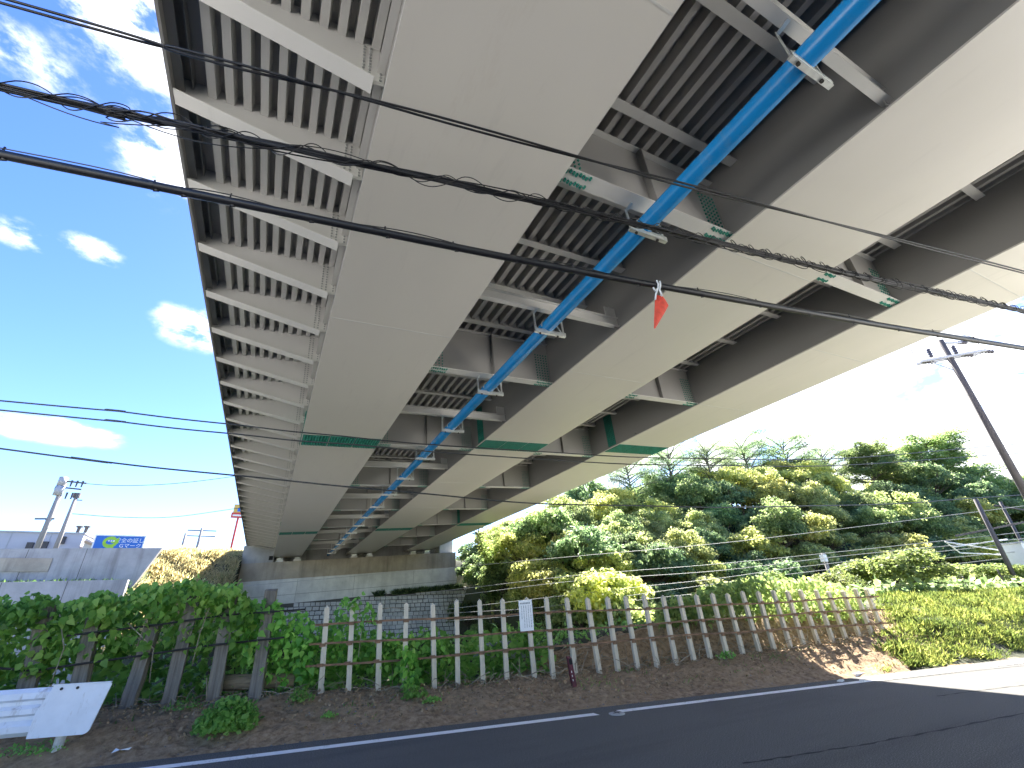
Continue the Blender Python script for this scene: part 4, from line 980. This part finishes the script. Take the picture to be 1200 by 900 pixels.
def forest():
    kinds = ['leaf_mid', 'leaf_olive', 'leaf_olive', 'leaf_dark', 'leaf_mid', 'leaf_yellow']
    mids = [make_broad(10 + i, 6.0, 2.8, 300, .23, m, 62, .10, .85, .35, crad=(.15, .34)) for i, m in enumerate(kinds)]
    shr = [make_broad(40 + i, 3.2, 2.3, 320, .22, m, 44, .06, .75, .35, crad=(.16, .36)) for i, m in enumerate(['leaf_olive', 'leaf_mid', 'leaf_dark', 'leaf_yellow'])]
    skinds = ['leaf_olive', 'leaf_mid', 'leaf_dark', 'leaf_yellow']
    sparse = [make_layered(60 + i, 11, 4.2, 30, 190, .15, 'leaf_dark', .26, .35, 'bark_pale', (.05, .2)) for i in range(3)]
    lay = [make_layered(70 + i, 12, 4.6, 44, 160, .27, 'leaf_mid', .38, .6) for i in range(2)]
    words = {'leaf_mid': 'mid green', 'leaf_olive': 'olive green', 'leaf_dark': 'dark green', 'leaf_yellow': 'yellowish green'}
    r = random.Random(5); n = 0
    for vi, v in enumerate((26.5, 29, 31.5, 34, 36.5, 39, 42, 45)):
        x = 18.9 + (.8 if vi < 3 else 0)
        while x < 92:
            xx = x + r.uniform(-.6, .6); vv = v + r.uniform(-1.1, 1.1); y = vv - .157 * xx
            if vi < 3 or r.random() < .3 or xx < 23: i = r.randrange(4); var, s, kd, size = shr[i], r.uniform(.8, 1.3), skinds[i], 'rounded shrub'
            else: i = r.randrange(6); var, s, kd, size = mids[i], r.uniform(.65, 1.0) * (1 + .25 * (sstep(25, 60, xx))), kinds[i], 'leafy tree'
            if 'tree' in size and xx < 30: s *= .8
            plant_tree('hillside_shrub' if 'shrub' in size else 'hillside_tree', var, xx, y, s, r.uniform(0, 6.28), words[kd] + ' ' + size + ' in the dense wood covering the hillside beyond the railway', 'shrub' if 'shrub' in size else 'tree', words[kd] + ' ' + size + 's of the dense hillside wood')
            n += 1; x += r.uniform(2.3, 3.4) * (1 + max(0, xx - 30) * .014)
    # skyline trees that stand out
    def sky(var, px, py_top, v, hh, name, label, rot, wide=1.0):
        p = at_v(px, py_top, v); zg = float(gz(p[0], p[1])); s = (p[2] - zg) / hh
        plant_tree(name, var, p[0], p[1], s * wide, rot, label, 'tree', None, None, s)
    for i, (px, pt, lab) in enumerate([(735, 538, 'small bare limbed airy tree, leftmost on the skyline beside the girder'), (775, 522, 'airy thin tree, second from the left on the skyline'), (822, 518, 'airy thin tree with spreading limbs, third from the left on the skyline'),
                                       (868, 513, 'tallest airy thin tree in the middle of the skyline row'), (915, 512, 'airy spreading tree just left of the dark broad trees on the skyline'), (955, 528, 'airy leaning tree touching the dark broad trees on the skyline')]):
        sky(sparse[i % 3], px, pt, 43 + (i % 2) * 2, 11.2, 'airy_tree', lab, i * 1.3, 1.15)
    sky(lay[0], 1005, 520, 42, 12.3, 'broad_tree', 'dark broad layered tree, left one of the skyline pair', .4, 1.25)
    sky(lay[1], 1078, 511, 43, 12.3, 'broad_tree', 'tallest dark layered tree on the skyline left of the utility pole', 2.0, 1.3)
    sky(lay[0], 1125, 548, 42, 12.3, 'broad_tree', 'lower dark layered tree sloping away towards the utility pole', 3.4, 1.2)
    sky(lay[1], 1192, 556, 36, 12.3, 'broad_tree', 'dark layered tree behind the lower end of the utility pole', 5.0, 1.0)
    # bushes at the abutment end and along the rail cutting
    for i, (x, y, s, k, lab) in enumerate([(17.3, 43.5, .8, 2, 'dark bush against the right end of the abutment'), (19.3, 45.5, .95, 2, 'dark bush up the slope right of the abutment'), (20.3, 48.3, .95, 2, 'dark bush in the shade under the right girder beside the abutment'), (16.6, 37.5, .7, 1, 'low bush at the right foot of the stone revetment'), (18.6, 40.5, .9, 2, 'dark bush in front of the slope right of the revetment'),
                                         (21.8, 43, 1.05, 0, 'yellowish bush high on the slope under the right girder'), (17.9, 33.5, .8, 0, 'round bush just above the fence right of the notice board'), (20.6, 36.8, .95, 1, 'leafy bush on the slope above the notice board'), (22.5, 47.5, 1.1, 0, 'olive bush at the top of the slope beside the right girder'), (19.2, 30.5, .75, 1, 'pale bush above the fence in the middle of the picture')]):
        plant_tree('slope_bush', shr[k], x, y, s, i * 1.1, lab, 'bush')
forest()
def bank_bushes():
    global rng
    bb = [make_broad(90 + i, 2.3, 1.7, 900, .14, 'leaf_bright', 24, .08, .75) for i in range(3)]
    for i, (px, py, dep, s, sz, lab) in enumerate([(1050, 690, 20, 1.25, .80, 'large bright green bush on the bank right of the fence end'), (985, 696, 19, .6, .45, 'bright bush behind the right end of the fence'), (935, 704, 17, .6, .42, 'bright leafy bush rising behind the right part of the fence'),
                                                (893, 700, 15.5, .55, .5, 'bright green vine mound behind the fence right of centre'), (845, 708, 14.5, .4, .38, 'small leafy mound behind the fence left of the bright mounds'), (1165, 690, 23, .9, .6, 'pale green bush near the cabinet at the right edge'), (1120, 690, 25, .6, .4, 'low bright bush beyond the rope at the top of the bank')]):
        p = at_d(px, py, dep); plant_tree('bank_bush', bb[i % 3], p[0], p[1], s, i * 2.2, lab, 'bush', None, p[2] - .7 * sz if i in (2, 3, 4) else None, sz)
bank_bushes()
def leafy_patch(name, P, N_, size, mat, label, cat, shape=BROAD, droop=.6, stems=None):
    n = len(P); tip = unit(np.cross(N_, rnd(n)) * .8 + np.array([0, 0, -droop])); base = P.mean(0)
    me = leaf_mesh('leaves', P - base, N_, tip, size * rng.uniform(.55, 1.25, n), shape); me.materials.append(MATS[mat])
    e = empty(name, base, (0, 0, 0), label, cat); o = mobj('leaves', me, None, e); tag(o, kind='stuff')
    if stems:
        for s in stems: m = MB(); m.tube([np.array(q) - base for q in s], .008, 5); m.build('vine_stem', 'twig', e, True)
    return e
def vines():
    global rng; rng = np.random.default_rng(33)
    # curtain of large leaves over the sleeper fence
    def curtain(pxs, tops, bots, n, v0, v1, lump=.09):
        px = rng.uniform(pxs[0], pxs[-1], n); tp = np.interp(px, pxs, tops); bt = np.interp(px, pxs, bots); f = rng.random(n) ** 1.15; v = rng.uniform(v0, v1, n)
        py = tp + (bt - tp) * f + rng.normal(0, 3, n); P = np.array([at_v(a, b, c) for a, b, c in zip(px, py, v)])
        P += lump * np.stack([np.sin(P[:, 0] * 7 + P[:, 2] * 4), np.sin(P[:, 0] * 5 + P[:, 2] * 9), np.sin(P[:, 0] * 9)], -1) * .6
        N_ = unit(np.array([-.05, -.6, .8]) + rnd(n) * .85); return P, N_
    pxs = [-60, 0, 40, 80, 130, 170, 210, 250, 285, 300]
    P, N_ = curtain(pxs, [712, 708, 704, 712, 700, 692, 684, 686, 694, 712], [800, 795, 790, 772, 768, 762, 758, 760, 765, 760], 3100, 10.2, 11.7)
    P2, N2 = curtain(pxs, [704, 700, 698, 704, 696, 688, 681, 683, 690, 708], [735, 732, 728, 730, 722, 716, 712, 712, 716, 730], 1500, 10.05, 10.9)
    st = [[at_v(a, b, 10.3) for a, b in q] for q in ([(60, 800), (75, 760), (70, 720)], [(160, 760), (170, 730), (190, 700)], [(225, 780), (235, 740), (250, 700)], [(150, 730), (180, 760), (175, 800)])]
    leafy_patch('climbing_vine', np.concatenate([P, P2]), np.concatenate([N_, N2]), .125, 'leaf_vine', 'thick green vine curtain draped over the old sleeper fence', 'vine', BROAD, .6, st)
    P, N_ = curtain([288, 305, 330, 352, 372], [704, 700, 712, 716, 735], [775, 790, 802, 800, 790], 850, 10.35, 11.3)
    leafy_patch('climbing_vine', P, N_, .12, 'leaf_vine', 'leafy vine between the last sleeper post and the first pale post', 'vine')
    P, N_ = curtain([372, 400, 420, 440, 470, 500, 525], [735, 722, 730, 742, 745, 738, 752], [790, 785, 775, 785, 800, 792, 780], 1100, 10.5, 11.5)
    P2, N2 = curtain([402, 418, 436], [702, 700, 712], [728, 730, 728], 75, 10.4, 10.6); P3, N3 = curtain([468, 480, 492], [760, 758, 770], [822, 828, 818], 190, 10.15, 10.45)
    st = [[at_v(a, b, 10.45) for a, b in q] for q in ([(420, 770), (424, 735), (420, 708)], [(440, 715), (460, 712), (480, 715)], [(480, 820), (478, 790), (482, 760)])]
    leafy_patch('climbing_vine', np.concatenate([P, P2, P3]), np.concatenate([N_, N2, N3]), .11, 'leaf_vine', 'green vine growing through the left bays of the pale fence', 'vine', BROAD, .6, st)
    P, N_ = curtain([520, 560, 600, 640, 700, 760], [742, 750, 752, 738, 735, 722], [775, 770, 764, 765, 757, 740], 900, 11.6, 13.2)
    leafy_patch('low_shrub', P, N_, .12, 'leaf_weed', 'low green shrubs behind the fence on both sides of the notice board', 'shrub', DIAMOND, .2)
    P, N_ = curtain([770, 800, 830, 860, 900, 950, 990, 1012], [712, 704, 690, 682, 678, 682, 690, 700], [728, 728, 724, 722, 722, 724, 726, 728], 5200, 10.72, 12.2)
    leafy_patch('climbing_vine', P, N_, .13, 'leaf_bright', 'bright sunlit vine spilling over the bank behind the right fence bays', 'vine', BROAD, .4)
    # clump of weeds at the road edge and small tufts
    def tuft(px, py, w, h, n, leaf, label, mat='leaf_weed', shape=DIAMOND, v=None):
        c = at_v(px, py, v or 9.0); c[2] = float(gz(c[0], c[1])) + .02; d = rnd(n); d[:, 2] = abs(d[:, 2]); q = rng.random(n) ** .4
        P = c + d * q[:, None] * np.array([w, w * .6, h]); N_ = unit(d * .6 + np.array([0, -.2, .7]) + rnd(n) * .5)
        e = leafy_patch('weed_clump', P, N_, leaf, mat, label, 'weeds', shape, -.5)
    tuft(262, 872, .44, .40, 1500, .085, 'big clump of green weeds at the road edge below the sleeper posts', v=9.25)
    tuft(485, 829, .22, .16, 220, .07, 'small green weed tuft at the foot of the pale fence', v=9.75)
    tuft(505, 835, .16, .08, 90, .06, 'tiny weed tuft beside the asphalt edge', v=9.55)
    tuft(384, 846, .13, .07, 70, .05, 'lone small weed on the bare soil left of centre', v=9.35)
    tuft(352, 822, .22, .2, 160, .06, 'sparse weed at the foot of the last sleeper post', v=9.95)
    tuft(30, 890, .6, .1, 260, .05, 'low scattered weeds under the guardrail', v=9.2)
    tuft(215, 835, .3, .12, 120, .05, 'thin weeds at the foot of the middle sleeper posts', v=10.05)
    tuft(850, 763, .3, .15, 120, .07, 'small weed patch against the right fence bays', v=10.3)
vines()
def grass():
    global rng; rng = np.random.default_rng(77)
    def blades(name, x, y, L, W, mat, label, cat, lean=(.2, -.5), up=1.0, z=None):
        n = len(x); z = gz(x, y) if z is None else z
        t = unit(np.stack([rng.normal(lean[0], .75, n), rng.normal(lean[1], .75, n), np.full(n, up)], -1)); N_ = unit(np.stack([rng.normal(0, .6, n), np.full(n, -.6), np.full(n, .6)], -1))
        me = leaf_mesh(name, np.stack([x, y, z - .02], -1), N_, t, L, BLADE, W); me.materials.append(MATS[mat]); o = mobj(name, me, None); tag(o, label, cat, kind='stuff')
    n = 230000; x = 12.8 + 36 * rng.random(n) ** 1.7; v = 8.7 + 9.7 * rng.random(n); k = (v > 8.85 + .1 * np.sin(x * 2.9)) & (x > 13.2 + (v - 8.8) * 1.65 + .35 * np.sin(v * 9) + .3 * rng.normal(size=n)) & (np.sin(x * 3.1) * np.sin(v * 4.3) > -.8)
    x, v = x[k], v[k]; n = len(x); blades('bank_grass', x, v - .157 * x, rng.uniform(.05, .22, n) * (1 + .45 * np.sin(x * 2.3 + v) * np.sin(v * 2.9 - x * .7)), rng.uniform(.010, .026, n), 'grass_bright', 'bright green grass covering the sunny bank at right', 'grass')
    n = 15000; x = rng.uniform(-8.6, -2.4, n); y = rng.uniform(40, 52, n); blades('dry_grass', x, y, rng.uniform(.12, .5, n) * (1 + .5 * np.sin(x * 2.1 + y) * np.sin(y * 1.7)), rng.uniform(.03, .08, n), 'leaf_dry', 'dry yellow grass on the slope left of the abutment', 'grass', (0, -.3))
    n = 3000; x = rng.uniform(-42, -8, n); y = rng.uniform(41.5, 43.6, n); blades('terrace_grass', x, y, rng.uniform(.2, .5, n), rng.uniform(.03, .07, n), 'leaf_weed', 'thin grass on the terrace between the retaining walls', 'grass', (0, -.3))
    n = 2600; x = rng.uniform(6, 18.5, n); y = 48.3 + rng.normal(0, .12, n); z = 2.57 + .066 * x - .1; k = (x > 10.5 + 2 * np.sin(x * 3)) ; blades('ledge_weeds', x[k], y[k], rng.uniform(.25, .7, k.sum()), rng.uniform(.05, .1, k.sum()), 'leaf_dark', 'dark weeds along the ledge at the foot of the abutment', 'weeds', (0, -.3), 1., z[k])
    n = 3600; x = rng.uniform(-5, 15, n); v = 9.2 + 1.7 * rng.random(n) ** .6; k = np.sin(x * 2.7) * np.sin(x * 1.1 + v * 3) + .35 * rng.normal(size=n) > .45; x, v = x[k], v[k]; n = len(x)
    blades('verge_weeds', x, v - .157 * x, rng.uniform(.04, .16, n), rng.uniform(.008, .02, n), 'leaf_weed', 'thin scattered weeds on the bare soil along the fences', 'weeds', (0, -.2))
    # undergrowth on the hillside and in the cutting
    n = 46000; x = 18 + 75 * rng.random(n) ** 1.3; v = rng.uniform(14, 46, n); y = v - .157 * x; k = (x > 19) | (y < 44); x, y = x[k], y[k]; n = len(x); z = gz(x, y) + rng.random(n) * .5
    N_ = unit(np.stack([rng.normal(0, .4, n), rng.normal(-.4, .4, n), np.ones(n)], -1)); me = leaf_mesh('undergrowth', np.stack([x, y, z], -1), N_, rnd(n), rng.uniform(.2, .45, n), DIAMOND); me.materials.append(MATS['leaf_mid']); tag(mobj('undergrowth', me, None), 'low green undergrowth covering the slope beneath the hillside trees', 'undergrowth', kind='stuff')
    n = 15000; x = rng.uniform(-9, 6, n); v = 10.85 + 5 * rng.random(n) ** 1.6; y = v - .157 * x; z = gz(x, y) + rng.random(n) * np.where(v < 13, .95, .7)
    N_ = unit(np.stack([rng.normal(0, .4, n), rng.normal(-.4, .4, n), np.ones(n)], -1)); me = leaf_mesh('cutting_undergrowth', np.stack([x, y, z], -1), N_, rnd(n), rng.uniform(.12, .26, n), DIAMOND); me.materials.append(MATS['leaf_weed']); tag(mobj('cutting_undergrowth', me, None), 'green undergrowth dropping into the cutting behind the fences', 'undergrowth', kind='stuff')
    # dead leaves and twigs on the verge
    n = 9000; x = rng.uniform(-5, 17, n); v = 9.0 + 2.4 * rng.random(n) ** .7; y = v - .157 * x; z = gz(x, y) + .02 + rng.random(n) * .05
    N_ = unit(np.stack([rng.normal(0, .5, n), rng.normal(-.3, .5, n), np.ones(n)], -1)); me = leaf_mesh('leaf_litter', np.stack([x, y, z], -1), N_, rnd(n), rng.uniform(.025, .075, n), DIAMOND); me.materials.append(MATS['deadleaf']); tag(mobj('leaf_litter', me, None), 'brown dead leaves scattered over the bare soil verge', 'leaf litter', kind='stuff')
    m = MB()
    for i in range(900):
        x = random.uniform(-4.5, 16); v = random.uniform(10.2, 11.6); p = np.array([x, v - .157 * x, 0]); p[2] = gz(p[0], p[1]) + random.uniform(.02, .12); d = np.array([random.gauss(0, 1), random.gauss(0, .5), random.gauss(0, .35)]); d = _n(d) * random.uniform(.15, .5); m.tube([p, p + d * .5 + (0, 0, .02), p + d], random.uniform(.004, .009), 4)
    tag(m.build('fallen_twigs', 'twig', None, fix=False), 'tangle of dry twigs on the soil behind and under the fence', 'twigs', kind='stuff')
    m = MB()
    for i in range(900):
        x = random.uniform(-5, 16); v = 8.5 + 1.6 * random.random() ** 2; y = v - .157 * x; z = gz(x, y) + .012; s = random.uniform(.008, .028)
        q = [(x + s * random.uniform(.6, 1) * math.cos(a), y + s * random.uniform(.6, 1) * math.sin(a), z) for a in (0, 1.6, 3.1, 4.7)]
        m.add(q + [(x, y, z + s * .8)], [(0, 1, 4), (1, 2, 4), (2, 3, 4), (3, 0, 4)])
    tag(m.build('loose_gravel', 'gravel', None, fix=False), 'small loose stones along the edge of the asphalt', 'gravel', kind='stuff')
    p = at_v(141, 886, 9.0); m = MB(); p[2] = float(gz(p[0], p[1])) + .03
    m.add([(-.11, -.03, 0), (-.02, -.05, .03), (.08, -.03, .01), (.10, .03, .03), (0, .05, .0), (-.08, .04, .04)], [(0, 1, 5), (1, 4, 5), (1, 2, 3), (1, 3, 4)]); o = m.build('paper_scrap', 'litter', None, fix=False); o.location = p; tag(o, 'crumpled white paper scrap on the soil near the guardrail', 'litter')
    # broken pale kerb fragments where the verge meets the sunny road
    for i, (px, py, s) in enumerate([(1006, 789, 1.0), (1024, 787, .9), (985, 797, .6), (1010, 797, .55)]):
        p = at_z(px, py, .02); m = MB(); m.hexa([(-.17 * s, -.05, -.05), (.15 * s, -.045, -.05), (.18 * s, .06, -.05), (-.15 * s, .05, -.05), (-.15 * s, -.04, .002), (.14 * s, -.035, .008), (.15 * s, .045, .005), (-.13 * s, .045, 0)])
        o = m.build('broken_concrete', 'concrete_band', None); o.location = p; o.rotation_euler = (0, 0, FANG + i * .2); tag(o, ['pale broken concrete piece, left one of the two larger at the sunny road edge', 'pale broken concrete piece, right one of the two larger at the sunny road edge', 'smallest leftmost pale concrete chip at the sunny road edge', 'small pale concrete chip nearest the white line in the sun'][i], 'rubble')
grass()
def fountain_plant():
    global rng; rng = np.random.default_rng(5)
    p = at_d(577, 668, 38); zg = float(gz(p[0], p[1])); top = at_d(577, 612, 38)[2] - zg
    e = empty('arching_plant', (p[0], p[1], zg), (0, 0, 0), 'tall pale arching plant beside the right end of the abutment', 'plant'); m = MB(); P, T = [], []
    for i in range(16):
        a = i * 2.4; L = rng.uniform(.6, 1.6); h = top * rng.uniform(.7, 1.0)
        c = catmull([(0, 0, -.1), (math.cos(a) * L * .25, math.sin(a) * L * .25, h * .6), (math.cos(a) * L, math.sin(a) * L, h)], 6); m.tube(c, np.linspace(.03, .01, len(c)), 5)
        for q in c[4:]:
            for k in range(9): P.append(q); d = rnd(1)[0]; d[2] = d[2] * .5; T.append(d)
    m.build('stems', 'leaf_olive', e, True); P, T = np.array(P), np.array(T); n = len(P); me = leaf_mesh('leaves', P, unit(rnd(n) * .5 + np.array([0, 0, 1])), T, rng.uniform(.5, .8, n), DIAMOND, rng.uniform(.14, .2, n)); me.materials.append(MATS['leaf_bright']); mobj('leaves', me, None, e)
fountain_plant()
